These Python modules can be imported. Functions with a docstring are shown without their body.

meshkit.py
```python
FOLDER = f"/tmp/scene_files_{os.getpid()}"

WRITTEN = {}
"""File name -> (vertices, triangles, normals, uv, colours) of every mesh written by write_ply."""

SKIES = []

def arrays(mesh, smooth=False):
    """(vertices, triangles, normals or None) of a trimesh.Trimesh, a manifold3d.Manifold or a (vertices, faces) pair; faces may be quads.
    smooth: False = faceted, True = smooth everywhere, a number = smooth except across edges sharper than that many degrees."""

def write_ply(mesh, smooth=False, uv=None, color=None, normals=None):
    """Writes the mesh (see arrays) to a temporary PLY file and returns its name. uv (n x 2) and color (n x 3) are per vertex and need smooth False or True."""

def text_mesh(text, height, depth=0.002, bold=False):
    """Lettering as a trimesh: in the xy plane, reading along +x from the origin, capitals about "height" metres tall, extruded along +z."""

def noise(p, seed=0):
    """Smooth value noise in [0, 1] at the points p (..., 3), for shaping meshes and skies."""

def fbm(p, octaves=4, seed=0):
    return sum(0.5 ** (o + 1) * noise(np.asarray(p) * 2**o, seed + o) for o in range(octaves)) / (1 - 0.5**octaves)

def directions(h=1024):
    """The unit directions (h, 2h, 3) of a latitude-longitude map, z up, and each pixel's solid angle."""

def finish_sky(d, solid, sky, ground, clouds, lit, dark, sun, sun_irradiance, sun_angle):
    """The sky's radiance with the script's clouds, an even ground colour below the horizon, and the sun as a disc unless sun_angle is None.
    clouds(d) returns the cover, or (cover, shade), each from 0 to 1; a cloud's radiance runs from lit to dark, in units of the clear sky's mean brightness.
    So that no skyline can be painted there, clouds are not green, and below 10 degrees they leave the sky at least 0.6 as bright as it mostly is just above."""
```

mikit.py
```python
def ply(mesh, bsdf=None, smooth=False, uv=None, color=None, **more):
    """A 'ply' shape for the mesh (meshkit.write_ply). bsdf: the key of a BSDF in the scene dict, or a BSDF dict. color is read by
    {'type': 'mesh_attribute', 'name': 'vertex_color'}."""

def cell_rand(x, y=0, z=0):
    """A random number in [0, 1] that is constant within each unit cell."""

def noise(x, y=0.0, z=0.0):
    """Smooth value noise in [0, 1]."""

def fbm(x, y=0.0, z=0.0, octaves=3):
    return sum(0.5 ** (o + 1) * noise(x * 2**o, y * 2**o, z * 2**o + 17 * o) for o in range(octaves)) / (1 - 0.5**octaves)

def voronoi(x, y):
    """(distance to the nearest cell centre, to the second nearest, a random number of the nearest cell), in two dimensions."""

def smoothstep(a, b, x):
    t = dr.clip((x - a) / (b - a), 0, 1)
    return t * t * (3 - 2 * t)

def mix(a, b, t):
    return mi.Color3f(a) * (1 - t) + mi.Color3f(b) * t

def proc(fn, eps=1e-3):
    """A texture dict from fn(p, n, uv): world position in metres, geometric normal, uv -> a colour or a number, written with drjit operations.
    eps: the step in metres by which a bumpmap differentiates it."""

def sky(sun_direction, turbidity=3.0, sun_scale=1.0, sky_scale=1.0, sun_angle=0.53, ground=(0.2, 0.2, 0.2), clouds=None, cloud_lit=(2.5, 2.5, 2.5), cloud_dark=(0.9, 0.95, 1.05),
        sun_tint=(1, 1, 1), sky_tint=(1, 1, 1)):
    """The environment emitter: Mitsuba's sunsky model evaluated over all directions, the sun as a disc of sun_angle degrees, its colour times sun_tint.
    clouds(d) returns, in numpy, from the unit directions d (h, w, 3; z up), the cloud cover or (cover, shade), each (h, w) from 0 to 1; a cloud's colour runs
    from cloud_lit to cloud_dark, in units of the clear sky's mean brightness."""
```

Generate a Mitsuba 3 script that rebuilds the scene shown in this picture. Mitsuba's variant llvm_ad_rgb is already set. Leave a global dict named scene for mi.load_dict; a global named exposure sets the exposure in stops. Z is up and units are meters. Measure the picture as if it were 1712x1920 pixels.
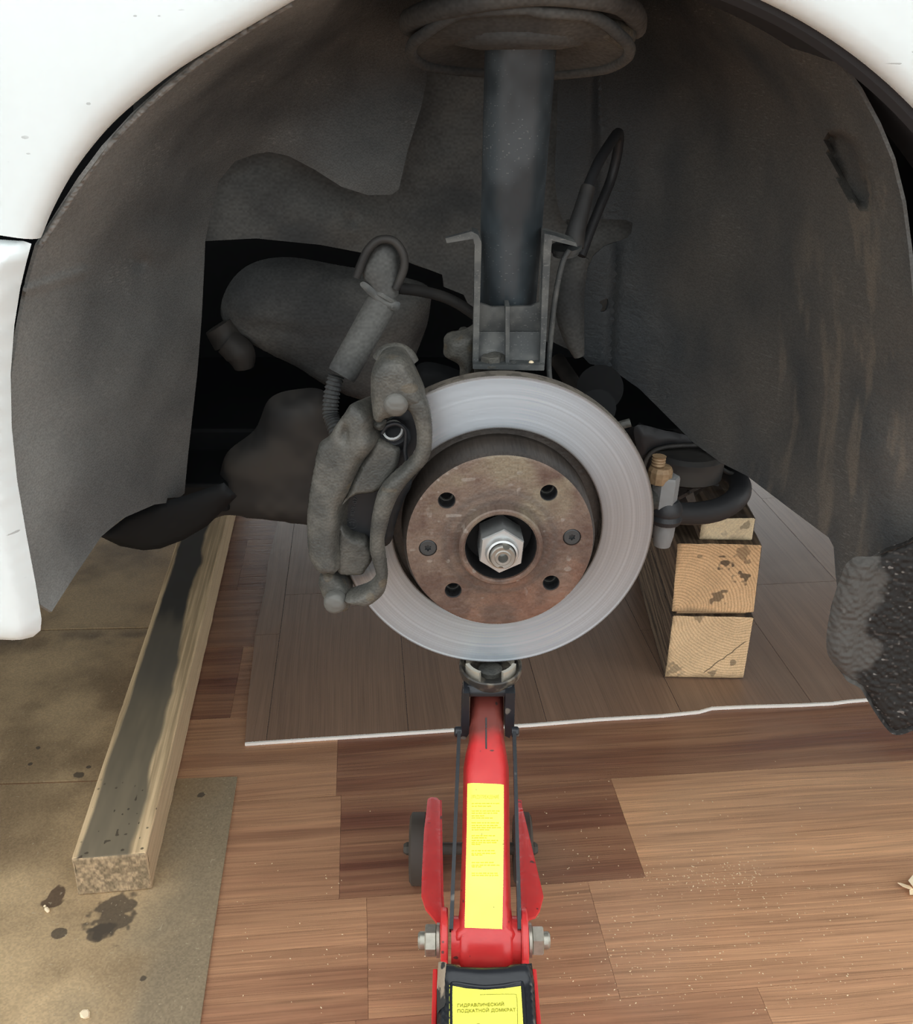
import math, random
import numpy as np, trimesh, shapely
import shapely.geometry as sg
import drjit as dr
import manifold3d as m3
import mitsuba as mi
import mikit, meshkit
from mikit import proc, noise, fbm, voronoi, smoothstep, mix, cell_rand
from scipy.spatial import Delaunay
from scipy.interpolate import RBFInterpolator
random.seed(7); rng = np.random.default_rng(7)
T = mi.ScalarTransform4f
scene, labels = {}, {}

# ------------------------------------------------------------------ camera, sky, exposure
H, PITCH, F = 0.70, math.radians(25.0), 1850.0
W_, H_ = 1712, 1920
c_, s_ = math.cos(PITCH), math.sin(PITCH)
exposure = 3.1
scene['camera'] = {'type': 'perspective', 'fov_axis': 'x', 'fov': math.degrees(2 * math.atan(W_ / 2 / F)), 'near_clip': 0.02, 'far_clip': 200.0,
                   'to_world': T().look_at(origin=[0, 0, H], target=[0, c_, H - s_], up=[0, 0, 1])}

def overcast(d):
    n = meshkit.fbm(d * 2.2, 4, 3)
    return np.ones(d.shape[:2]), np.clip((n - 0.35) * 1.2, 0, 1) * 0.35
scene['sky'] = mikit.sky([-0.35, -0.75, 0.6], turbidity=4.0, sun_scale=0.0, sky_scale=1.0, ground=(0.25, 0.24, 0.22), clouds=overcast,
                         cloud_lit=(2.3, 2.4, 2.42), cloud_dark=(1.4, 1.47, 1.52))

# ------------------------------------------------------------------ where the photograph's points lie in the room
def ray(px, py):
    a, b = (np.asarray(px, float) - 856) / F, (np.asarray(py, float) - 960) / F
    return np.stack([a, c_ - b * s_ + 0 * a, -s_ - b * c_ + 0 * a], -1)
CAM = np.array([0, 0, H])
def P(px, py, Y):                       # on the upright plane at distance Y
    d = ray(px, py); return CAM + d * (np.asarray(Y) / d[..., 1])[..., None]
def G(px, py, z=0.0):                   # on the level plane at height z
    d = ray(px, py); return CAM + d * ((z - H) / d[..., 2])[..., None]
def PL(px, py, o, n):                   # on any plane
    d = ray(px, py); return CAM + d * (((o - CAM) @ n) / (d @ n))[..., None]
def proj(p):
    p = np.asarray(p, float); zc = p[..., 1] * c_ - (p[..., 2] - H) * s_; yd = -(p[..., 2] - H) * c_ - p[..., 1] * s_
    return np.stack([856 + F * p[..., 0] / zc, 960 + F * yd / zc], -1)
def A(*pts): return np.array(pts, float)
def nz(v): v = np.asarray(v, float); return v / np.linalg.norm(v)

# ------------------------------------------------------------------ scene helpers
def key_for(name, parent=None):
    base = (parent + '__' if parent else '') + name
    k, i = base, 0
    while k in scene or any(q.startswith(k + '__') for q in scene) or k in labels:
        i += 1; k = f'{base}_{i:03d}'
    return k
def obj(name, mesh, mat, parent=None, smooth=30, label=None, cat=None, group=None, kind=None, **kw):
    k = key_for(name, parent)
    scene[k] = mikit.ply(mesh, mat, smooth=smooth, **kw)
    tag(k, label, cat, group, kind)
    return k
def tag(k, label=None, cat=None, group=None, kind=None):
    d = {a: b for a, b in (('label', label), ('category', cat), ('group', group), ('kind', kind)) if b}
    if d: labels[k] = d
    return k

# ------------------------------------------------------------------ mesh helpers
def frame(n):
    n = nz(n); u = np.cross([0, 0, 1.0], n)
    u = nz(u) if np.linalg.norm(u) > 1e-6 else np.array([1.0, 0, 0])
    return u, np.cross(n, u), n
def crom(p, closed=True, k=6):
    p = np.asarray(p, float); n = len(p); out = []
    idx = range(n) if closed else range(n - 1)
    for i in idx:
        g = (lambda j: p[j % n]) if closed else (lambda j: p[min(max(j, 0), n - 1)])
        a, b, c, d = g(i - 1), g(i), g(i + 1), g(i + 2)
        for t in np.arange(k) / k:
            out.append(0.5 * (2 * b + (c - a) * t + (2 * a - 5 * b + 4 * c - d) * t * t + (3 * b - a - 3 * c + d) * t ** 3))
    if not closed: out.append(p[-1])
    return np.array(out)
def dens(p, h):
    out = []
    for a, b in zip(p, np.roll(p, -1, 0)):
        m = max(1, int(np.ceil(np.linalg.norm(b - a) / h)))
        out += [a + (b - a) * t for t in np.arange(m) / m]
    return np.array(out)
def fill(poly, h):
    """Triangles of a shapely polygon on a grid of spacing h: (points, faces, boundary loops as index arrays)."""
    rings = [np.array(poly.exterior.coords)[:-1]] + [np.array(r.coords)[:-1] for r in poly.interiors]
    loops, pts = [], []
    for r in rings:
        q = dens(r, h); loops.append(np.arange(len(q)) + sum(map(len, pts))); pts.append(q)
    x0, y0, x1, y1 = poly.bounds
    g = np.stack(np.meshgrid(np.arange(x0, x1 + h, h), np.arange(y0, y1 + h, h * 0.87)), -1).astype(float)
    g[1::2, :, 0] += h / 2; g = g.reshape(-1, 2)
    inside = shapely.contains_xy(poly.buffer(-0.55 * h), g[:, 0], g[:, 1])
    p = np.vstack(pts + [g[inside]])
    f = Delaunay(p + np.random.default_rng(1).normal(0, h * 1e-5, p.shape)).simplices
    m = p[f].mean(1); f = f[shapely.contains_xy(poly, m[:, 0], m[:, 1])]
    a = p[f]; cr = (a[:, 1, 0] - a[:, 0, 0]) * (a[:, 2, 1] - a[:, 0, 1]) - (a[:, 1, 1] - a[:, 0, 1]) * (a[:, 2, 0] - a[:, 0, 0])
    f = np.where(cr[:, None] < 0, f[:, ::-1], f)[np.abs(cr) > h * h * 1e-6]
    return p, f, loops
def bdist(poly, p): return shapely.distance(poly.boundary, shapely.points(p))
def stitch(front, back, f, loops):
    n = len(front); fs = [f, f[:, ::-1] + n]
    from collections import Counter
    e = np.vstack([f[:, [0, 1]], f[:, [1, 2]], f[:, [2, 0]]])
    have = set(map(tuple, e)); b = np.array([q for q in e.tolist() if (q[1], q[0]) not in have])
    fs.append(np.stack([b[:, 1], b[:, 0], b[:, 0] + n], 1)); fs.append(np.stack([b[:, 1], b[:, 0] + n, b[:, 1] + n], 1))
    return trimesh.Trimesh(np.vstack([front, back]), np.vstack(fs), process=False)
def cast(outline, plane, front=0.004, back=0.004, r=0.004, e=0.0, h=0.003, holes=(), smooth=True, extra=None, backround=True, world=False):
    """A cast or pressed body: the outline (photo points) on a plane, its face domed over the width r from the rim, its back behind."""
    o, n = (np.array([0, plane, 0.0]), np.array([0, -1.0, 0])) if np.isscalar(plane) else (np.asarray(plane[0], float), nz(plane[1]))
    u, v, n = frame(n)
    def flat(q):
        q = np.asarray(q, float)
        if not world: q = (PL(q[:, 0], q[:, 1], o, n) - o) @ np.stack([u, v], 1)
        return q
    ol = flat(outline); ol = crom(ol) if smooth else ol
    poly = sg.Polygon(ol, [crom(flat(q)) for q in holes]).buffer(0)
    if poly.geom_type != 'Polygon': poly = max(poly.geoms, key=lambda q: q.area)
    p, f, loops = fill(poly, h)
    d = bdist(poly, p)
    def dome(d, t): return e + (t - e) * np.sqrt(np.clip(1 - (1 - np.clip(d / r, 0, 1)) ** 2, 0, 1))
    base = o + p[:, :1] * u + p[:, 1:] * v
    zf = dome(d, front); zb = dome(d, back) if backround else np.full(len(d), back)
    if extra is not None: zf = zf + extra(proj(base))
    m = stitch(base + zf[:, None] * n, base - zb[:, None] * n, f, loops)
    m.metadata['surf'] = (o, u, v, n, lambda q: dome(bdist(poly, q), front))
    return m
def sheet_on(m, outline, lift, h=0.002, thick=0.0003):
    """A thin label lying on the face of a cast body."""
    o, u, v, n, hf = m.metadata['surf']
    q = np.asarray(outline, float); q = (PL(q[:, 0], q[:, 1], o, n) - o) @ np.stack([u, v], 1)
    p, f, loops = fill(sg.Polygon(q), h); z = hf(p) + lift
    b = o + p[:, :1] * u + p[:, 1:] * v
    return stitch(b + z[:, None] * n, b + (z - thick)[:, None] * n, f, loops)
def patch(outline, ctrl, thick=0.003, hpx=12, smooth=False, extra=None, holes=(), smoothing=0.0):
    """A pressed or moulded panel: outline in photo points, its distance Y interpolated from control points (px, py, Y)."""
    ctrl = A(*ctrl); rb = RBFInterpolator(ctrl[:, :2] / 1000, ctrl[:, 2], kernel='thin_plate_spline', smoothing=smoothing)
    ol = crom(outline) if smooth else np.asarray(outline, float)
    poly = sg.Polygon(ol, list(holes)).buffer(0)
    if poly.geom_type != 'Polygon': poly = max(poly.geoms, key=lambda q: q.area)
    p, f, loops = fill(poly, hpx)
    Y = rb(p / 1000)
    if extra is not None: Y = Y + extra(p)
    v = P(p[:, 0], p[:, 1], Y); f = f[:, ::-1]
    nrm = trimesh.Trimesh(v, f, process=False).vertex_normals
    return stitch(v, v - nrm * thick, f, loops)
def tube(points, r, n=12, caps=True, spline=True, k=6):
    p = np.asarray(points, float)
    if np.isscalar(r): r = np.full(len(p), float(r))
    if spline and len(p) > 2:
        q = crom(np.c_[p, r], False, k); p, r = q[:, :3], q[:, 3]
    t = np.gradient(p, axis=0); t /= np.linalg.norm(t, axis=1, keepdims=True) + 1e-12
    a = np.cross(t[0], [0, 0, 1.0] if abs(t[0][2]) < 0.9 else [1.0, 0, 0]); a = nz(a); vs = []
    ang = np.arange(n) * 2 * np.pi / n
    for i in range(len(p)):
        a = nz(a - t[i] * (a @ t[i])); b = np.cross(t[i], a)
        vs.append(p[i] + r[i] * (np.cos(ang)[:, None] * a + np.sin(ang)[:, None] * b))
    v = np.vstack(vs); i, j = np.meshgrid(np.arange(len(p) - 1), np.arange(n), indexing='ij')
    q = np.stack([i * n + j, i * n + (j + 1) % n, (i + 1) * n + (j + 1) % n, (i + 1) * n + j], -1).reshape(-1, 4)
    f = np.vstack([q[:, [0, 1, 2]], q[:, [0, 2, 3]]])
    if caps:
        v = np.vstack([v, p[0], p[-1]]); m = len(v); jj = np.arange(n)
        f = np.vstack([f, np.stack([np.full(n, m - 2), (jj + 1) % n, jj], 1), np.stack([np.full(n, m - 1), (len(p) - 1) * n + jj, (len(p) - 1) * n + (jj + 1) % n], 1)])
    return trimesh.Trimesh(v, f, process=False)
def lathe(prof, o=(0, 0, 0), axis=(0, 0, 1), n=48, spin=0.0):
    """Profile (r, t) turned about the axis from o."""
    prof = np.asarray(prof, float); w = nz(axis); a = np.cross(w, [0, 0, 1.0]); a = nz(a) if np.linalg.norm(a) > 1e-6 else np.array([1.0, 0, 0]); b = np.cross(w, a)
    ang = np.arange(n) * 2 * np.pi / n + spin; o = np.asarray(o, float)
    v = (o + prof[:, None, 1:2] * w + prof[:, None, :1] * (np.cos(ang)[None, :, None] * a + np.sin(ang)[None, :, None] * b)).reshape(-1, 3)
    m = len(prof); i, j = np.meshgrid(np.arange(m - 1), np.arange(n), indexing='ij')
    q = np.stack([i * n + j, (i + 1) * n + j, (i + 1) * n + (j + 1) % n, i * n + (j + 1) % n], -1).reshape(-1, 4)
    me = trimesh.Trimesh(v, np.vstack([q[:, [0, 1, 2]], q[:, [0, 2, 3]]])); me.merge_vertices(); me.update_faces(me.nondegenerate_faces()); me.fix_normals()
    return me
def mani(m):
    m = m.copy(); m.merge_vertices()
    return m3.Manifold(m3.Mesh(np.asarray(m.vertices, np.float32), np.asarray(m.faces, np.uint32)))
def tm(m):
    q = m.to_mesh(); return trimesh.Trimesh(q.vert_properties[:, :3], q.tri_verts, process=False)
def join(*ms): return trimesh.util.concatenate([trimesh.Trimesh(m.vertices, m.faces, process=False) for m in ms])
def rbox(a, b, r=0.002, R=None, o=None):
    """A box with rounded edges from corner a to corner b, then turned by R about o."""
    a, b = np.minimum(a, b), np.maximum(a, b); cs = []
    for k in np.ndindex(2, 2, 2):
        q = np.where(k, b - r, a + r); s = trimesh.creation.icosphere(1, r); s.apply_translation(q); cs.append(s.vertices)
    m = trimesh.convex.convex_hull(np.vstack(cs))
    if R is not None: m.vertices = (m.vertices - o) @ np.asarray(R).T + o
    return m
def hull(pts): return trimesh.convex.convex_hull(np.asarray(pts, float))
def balls(ps, rs, sub=2):
    return hull(np.vstack([trimesh.creation.icosphere(sub, r).vertices + p for p, r in zip(ps, rs)]))
def prism(quad_front, quad_back):
    return hull(np.vstack([quad_front, quad_back]))
def hexnut(o, axis, af, h, bore=0, spin=0.0, ch=0.12):
    r = af / math.sqrt(3)
    m = lathe([(0, 0), (r * (1 - ch), 0), (r, h * ch), (r, h * (1 - ch)), (r * (1 - ch), h), (0, h)], o, axis, 6, spin)
    return m
def rotz(a): c, s = math.cos(a), math.sin(a); return np.array([[c, -s, 0], [s, c, 0], [0, 0, 1.0]])

# ------------------------------------------------------------------ materials
def L(r, g, b): return [((v / 255) / 12.92 if v / 255 <= 0.04045 else ((v / 255 + 0.055) / 1.055) ** 2.4) for v in (r, g, b)]
def C3(t): return mi.Color3f(*t)
def two(d): return {'type': 'twosided', 'bsdf': d}
def mat(name, fn=None, rgb=None, rough=0.6, spec=0.5, metal=0.0, bump=None, bscale=0.0, eps=4e-4, coat=0.0, **kw):
    d = {'type': 'principled', 'base_color': proc(fn) if fn else {'type': 'rgb', 'value': list(rgb)}, 'roughness': rough if not callable(rough) else proc(rough), 'specular': spec, 'metallic': metal}
    if coat: d |= {'clearcoat': coat, 'clearcoat_gloss': 0.9}
    d |= kw
    if bump is not None: d = {'type': 'bumpmap', 'arbitrary': proc(bump, eps), 'scale': bscale, 'bsdf': d}
    scene[name] = two(d)
    return name

def f_paint(p, n, uv):
    w = smoothstep(0.86, 0.89, noise(p.x * 150, p.y * 60, p.z * 330)) * smoothstep(0.60, 0.66, noise(p.x * 27 + 9, p.y * 20, p.z * 40))
    d = smoothstep(0.45, 0.75, fbm(p.x * 12, p.y * 12, p.z * 12, 3))
    return mix(mix(C3((0.70, 0.755, 0.75)), C3((0.60, 0.63, 0.615)), 0.3 * d), C3((0.25, 0.27, 0.26)), 0.6 * w)
mat('white_paint', f_paint, rough=0.35, coat=0.8)

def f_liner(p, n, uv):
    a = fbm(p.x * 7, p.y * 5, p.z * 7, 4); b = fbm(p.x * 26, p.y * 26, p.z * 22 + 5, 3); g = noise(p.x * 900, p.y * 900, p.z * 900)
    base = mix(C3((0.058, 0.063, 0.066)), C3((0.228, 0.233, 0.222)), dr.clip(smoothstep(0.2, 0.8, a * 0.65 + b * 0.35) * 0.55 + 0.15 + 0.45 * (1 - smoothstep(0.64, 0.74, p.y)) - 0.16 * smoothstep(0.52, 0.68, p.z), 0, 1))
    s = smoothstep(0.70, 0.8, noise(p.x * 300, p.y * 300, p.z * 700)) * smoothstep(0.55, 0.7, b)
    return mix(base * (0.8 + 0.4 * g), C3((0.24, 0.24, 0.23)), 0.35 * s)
def b_liner(p, n, uv): return 0.5 * noise(p.x * 700, p.y * 700, p.z * 700) + 0.5 * noise(p.x * 220, p.y * 220, p.z * 300)
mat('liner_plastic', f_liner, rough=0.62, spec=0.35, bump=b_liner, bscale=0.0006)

def f_lrear(p, n, uv):
    a = fbm(p.x * 7, p.y * 7, p.z * 7 + 3, 4); b = fbm(p.x * 26, p.y * 26, p.z * 9 + 5, 3); g = noise(p.x * 900, p.y * 900, p.z * 900)
    edge = smoothstep(0.20, 0.275, p.x)
    mud = smoothstep(0.42, 0.80, a * 0.5 + b * 0.35 + 0.28 * smoothstep(0.10, 0.27, p.x) - 0.02)
    base = mix(C3((0.034, 0.041, 0.046)), C3((0.090, 0.086, 0.078)), mud)
    st = smoothstep(0.50, 0.70, fbm(p.x * 75, p.y * 75, p.z * 7, 3)) * smoothstep(0.265, 0.285, p.x) * (1 - smoothstep(0.62, 0.70, p.z)); base = mix(base, C3((0.15, 0.128, 0.102)), 0.6 * st)
    s = smoothstep(0.74, 0.82, noise(p.x * 200, p.y * 200, p.z * 900)) * smoothstep(0.5, 0.7, b)
    return mix(base * (0.8 + 0.4 * g), C3((0.15, 0.15, 0.14)), 0.4 * s)
mat('liner_plastic_dark', f_lrear, rough=0.55, spec=0.4, bump=b_liner, bscale=0.0006)

def f_flap(p, n, uv):
    a = fbm(p.x * 40, p.y * 40, p.z * 40, 3); g = noise(p.x * 420, p.y * 420, p.z * 420); h = noise(p.x * 150, p.y * 150, p.z * 150)
    top = 1 - smoothstep(0.318, 0.330, p.x + 0.05 * (a - 0.5) - 0.16 * dr.maximum(p.z - 0.36, 0))
    c = mix(C3((0.016, 0.015, 0.014)), C3((0.07, 0.062, 0.056)), smoothstep(0.62, 0.9, g) * 0.7)
    c = mix(c, C3((0.16, 0.15, 0.14)), smoothstep(0.82, 0.9, h * g * 1.35))
    return mix(c, C3((0.085, 0.08, 0.073)), top * 0.85)
mat('flap_rubber', f_flap, rough=0.75, spec=0.35, bump=lambda p, n, uv: noise(p.x * 320, p.y * 320, p.z * 320), bscale=0.002)

def f_body(p, n, uv):
    a = fbm(p.x * 14, p.y * 14, p.z * 14 + 8, 4); b = noise(p.x * 500, p.y * 500, p.z * 500)
    c = mix(C3((0.054, 0.057, 0.058)), C3((0.112, 0.113, 0.107)), smoothstep(0.3, 0.7, a))
    return c * (0.8 + 0.4 * b)
mat('dusty_metal', f_body, rough=0.75, spec=0.3, bump=lambda p, n, uv: fbm(p.x * 160, p.y * 160, p.z * 160), bscale=0.0008)
def f_arm(p, n, uv):
    a = fbm(p.x * 22, p.y * 22, p.z * 22 + 2, 3)
    return mix(C3((0.022, 0.022, 0.022)), C3((0.052, 0.048, 0.043)), smoothstep(0.35, 0.7, a))
mat('dark_metal', f_arm, rough=0.6, spec=0.4)
mat('black_dark', rgb=(0.008, 0.009, 0.010), rough=0.7, spec=0.2)
mat('black_rubber', rgb=(0.022, 0.023, 0.025), rough=0.5, spec=0.4)
mat('shield_black', rgb=(0.005, 0.006, 0.007), rough=0.5, spec=0.2)
mat('frayed_edge', lambda p, n, uv: mix(C3((0.10, 0.097, 0.09)), C3((0.26, 0.255, 0.24)), noise(p.x * 260, p.y * 200, p.z * 260)), rough=0.8, bump=lambda p, n, uv: noise(p.x * 600, p.y * 600, p.z * 600), bscale=0.002)
mat('flange_black', rgb=(0.028, 0.029, 0.032), rough=0.6, spec=0.3)

def f_strut(p, n, uv):
    a = fbm(p.x * 40, p.y * 40, p.z * 25, 3); sp = smoothstep(0.80, 0.90, noise(p.x * 700, p.y * 700, p.z * 800) * 0.75 + 0.3 * a)
    st = smoothstep(0.72, 0.8, noise(p.x * 300, p.y * 300, p.z * 30))
    c = mix(C3((0.028, 0.037, 0.043)), C3((0.060, 0.075, 0.085)), smoothstep(0.35, 0.7, a))
    return mix(c, C3((0.22, 0.23, 0.22)), 0.5 * sp)
mat('strut_paint', f_strut, rough=0.38, spec=0.5)
def f_bracket(p, n, uv):
    a = fbm(p.x * 70, p.y * 70, p.z * 60, 3); s = smoothstep(0.78, 0.88, noise(p.x * 800, p.y * 800, p.z * 800))
    c = mix(C3((0.052, 0.057, 0.058)), C3((0.115, 0.117, 0.110)), smoothstep(0.35, 0.7, a))
    return mix(c, C3((0.20, 0.20, 0.185)), 0.35 * s)
mat('bracket_steel', f_bracket, rough=0.55, spec=0.4)

def f_cast(p, n, uv):
    a = fbm(p.x * 55, p.y * 55, p.z * 55, 4); b = noise(p.x * 800, p.y * 800, p.z * 800); q = noise(p.x * 90 + 3, p.y * 90, p.z * 90)
    c = mix(C3((0.052, 0.052, 0.047)), C3((0.095, 0.091, 0.079)), smoothstep(0.3, 0.7, a))
    c = mix(c, C3((0.11, 0.085, 0.052)), 0.45 * smoothstep(0.78, 0.86, q))
    return c * (0.75 + 0.5 * b)
mat('cast_iron', f_cast, rough=0.55, spec=0.45, bump=lambda p, n, uv: 0.6 * noise(p.x * 900, p.y * 900, p.z * 900) + 0.4 * fbm(p.x * 260, p.y * 260, p.z * 260), bscale=0.0005)
mat('pin_metal', rgb=(0.115, 0.113, 0.103), rough=0.5, spec=0.5, bump=lambda p, n, uv: noise(p.x * 400, p.y * 400, p.z * 400), bscale=0.0005)

CD = np.array([0.032, 0.697, 0.361]); ND = nz([0.044, -1.0, 0.016])
UD, VD, _ = frame(ND)
def loc(p):
    q = p - mi.Point3f(*CD.tolist()); x = q.x * UD[0] + q.y * UD[1] + q.z * UD[2]; y = q.x * VD[0] + q.y * VD[1] + q.z * VD[2]
    return x, y, dr.sqrt(x * x + y * y)
def f_disc(p, n, uv):
    r = uv.y; a = noise(r * 5200, 2.0); b = noise(r * 1100, 5.0); g = noise(r * 300 + 40)
    v = 0.84 + 0.16 * a * b + 0.10 * b + 0.04 * g
    edge = smoothstep(0.1216, 0.1232, r); inner = 1 - smoothstep(0.0830, 0.0842, r)
    return mix(C3((0.53, 0.585, 0.635)) * v, C3((0.20, 0.18, 0.16)), 0.8 * dr.maximum(edge, inner))
scene['disc_steel'] = two({'type': 'roughconductor', 'distribution': 'ggx', 'material': 'none', 'alpha_u': 0.20, 'alpha_v': 0.46, 'specular_reflectance': proc(f_disc)})
def f_rust(p, n, uv):
    x, y, r = loc(p); a = fbm(x * 60, y * 60, 3.0, 4); b = fbm(x * 25 + 7, y * 25, 1.0, 3); g = noise(x * 900, y * 900, r * 500)
    c = mix(C3((0.105, 0.066, 0.052)), C3((0.165, 0.120, 0.094)), smoothstep(0.3, 0.7, a))
    c = mix(c, C3((0.21, 0.175, 0.125)), smoothstep(0.52, 0.7, b) * smoothstep(0.0, 0.03, y + 0.02))
    c = mix(c, C3((0.215, 0.095, 0.058)), 0.75 * smoothstep(0.42, 0.74, b * 0.6 + a * 0.4 - dr.minimum(y, 0) * 2.2 + x * 1.2 - 0.08) * (1 - smoothstep(-0.02, 0.015, y)) * 0.8)
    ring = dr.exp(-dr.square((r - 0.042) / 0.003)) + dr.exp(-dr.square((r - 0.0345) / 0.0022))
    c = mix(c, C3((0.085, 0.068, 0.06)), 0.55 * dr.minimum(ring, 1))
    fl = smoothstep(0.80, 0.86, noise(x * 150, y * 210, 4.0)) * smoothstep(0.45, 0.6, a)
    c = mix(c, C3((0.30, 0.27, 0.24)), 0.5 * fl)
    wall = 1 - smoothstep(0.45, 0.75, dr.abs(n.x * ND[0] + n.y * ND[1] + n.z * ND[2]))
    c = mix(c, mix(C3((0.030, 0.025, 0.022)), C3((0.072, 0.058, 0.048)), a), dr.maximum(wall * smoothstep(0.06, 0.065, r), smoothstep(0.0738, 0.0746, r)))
    return c * (0.82 + 0.36 * g)
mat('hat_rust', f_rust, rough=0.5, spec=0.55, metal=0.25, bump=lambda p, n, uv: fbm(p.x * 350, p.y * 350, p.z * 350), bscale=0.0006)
def f_drust(p, n, uv):
    a = fbm(p.x * 160, p.y * 160, p.z * 160, 3); g = noise(p.x * 1000, p.y * 1000, p.z * 1000)
    return mix(C3((0.045, 0.036, 0.03)), C3((0.10, 0.08, 0.066)), smoothstep(0.3, 0.7, a)) * (0.6 + 0.8 * g)
mat('dark_rust', f_drust, rough=0.8, spec=0.3, bump=lambda p, n, uv: noise(p.x * 700, p.y * 700, p.z * 700), bscale=0.001)
def f_rim(p, n, uv):
    a = fbm(p.x * 120, p.y * 120, p.z * 120, 3); g = smoothstep(0.6, 0.75, noise(p.x * 260, p.y * 260, p.z * 260))
    return mix(mix(C3((0.10, 0.09, 0.078)), C3((0.19, 0.165, 0.135)), a), C3((0.04, 0.035, 0.03)), 0.5 * g)
mat('disc_rim', f_rim, rough=0.6, spec=0.4)
mat('bright_steel', rgb=(0.56, 0.575, 0.57), rough=0.45, metal=0.85)
mat('dull_steel', rgb=(0.36, 0.35, 0.32), rough=0.45, metal=0.85)
mat('screw_black', rgb=(0.055, 0.058, 0.06), rough=0.45, spec=0.5, metal=0.4)
mat('hub_dark', rgb=(0.014, 0.014, 0.015), rough=0.6, spec=0.3)
def f_brz(p, n, uv):
    a = fbm(p.x * 300, p.y * 300, p.z * 300, 3); return mix(C3((0.19, 0.115, 0.06)), C3((0.34, 0.24, 0.14)), a)
mat('rusty_nut', f_brz, rough=0.6, spec=0.4, metal=0.2)
mat('grey_alloy', rgb=(0.19, 0.195, 0.195), rough=0.55, spec=0.4, bump=lambda p, n, uv: fbm(p.x * 260, p.y * 260, p.z * 260), bscale=0.0008)
mat('pad_black', rgb=(0.017, 0.019, 0.022), rough=0.5, spec=0.45)
mat('pad_mark', rgb=(0.055, 0.058, 0.06), rough=0.5)

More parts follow.
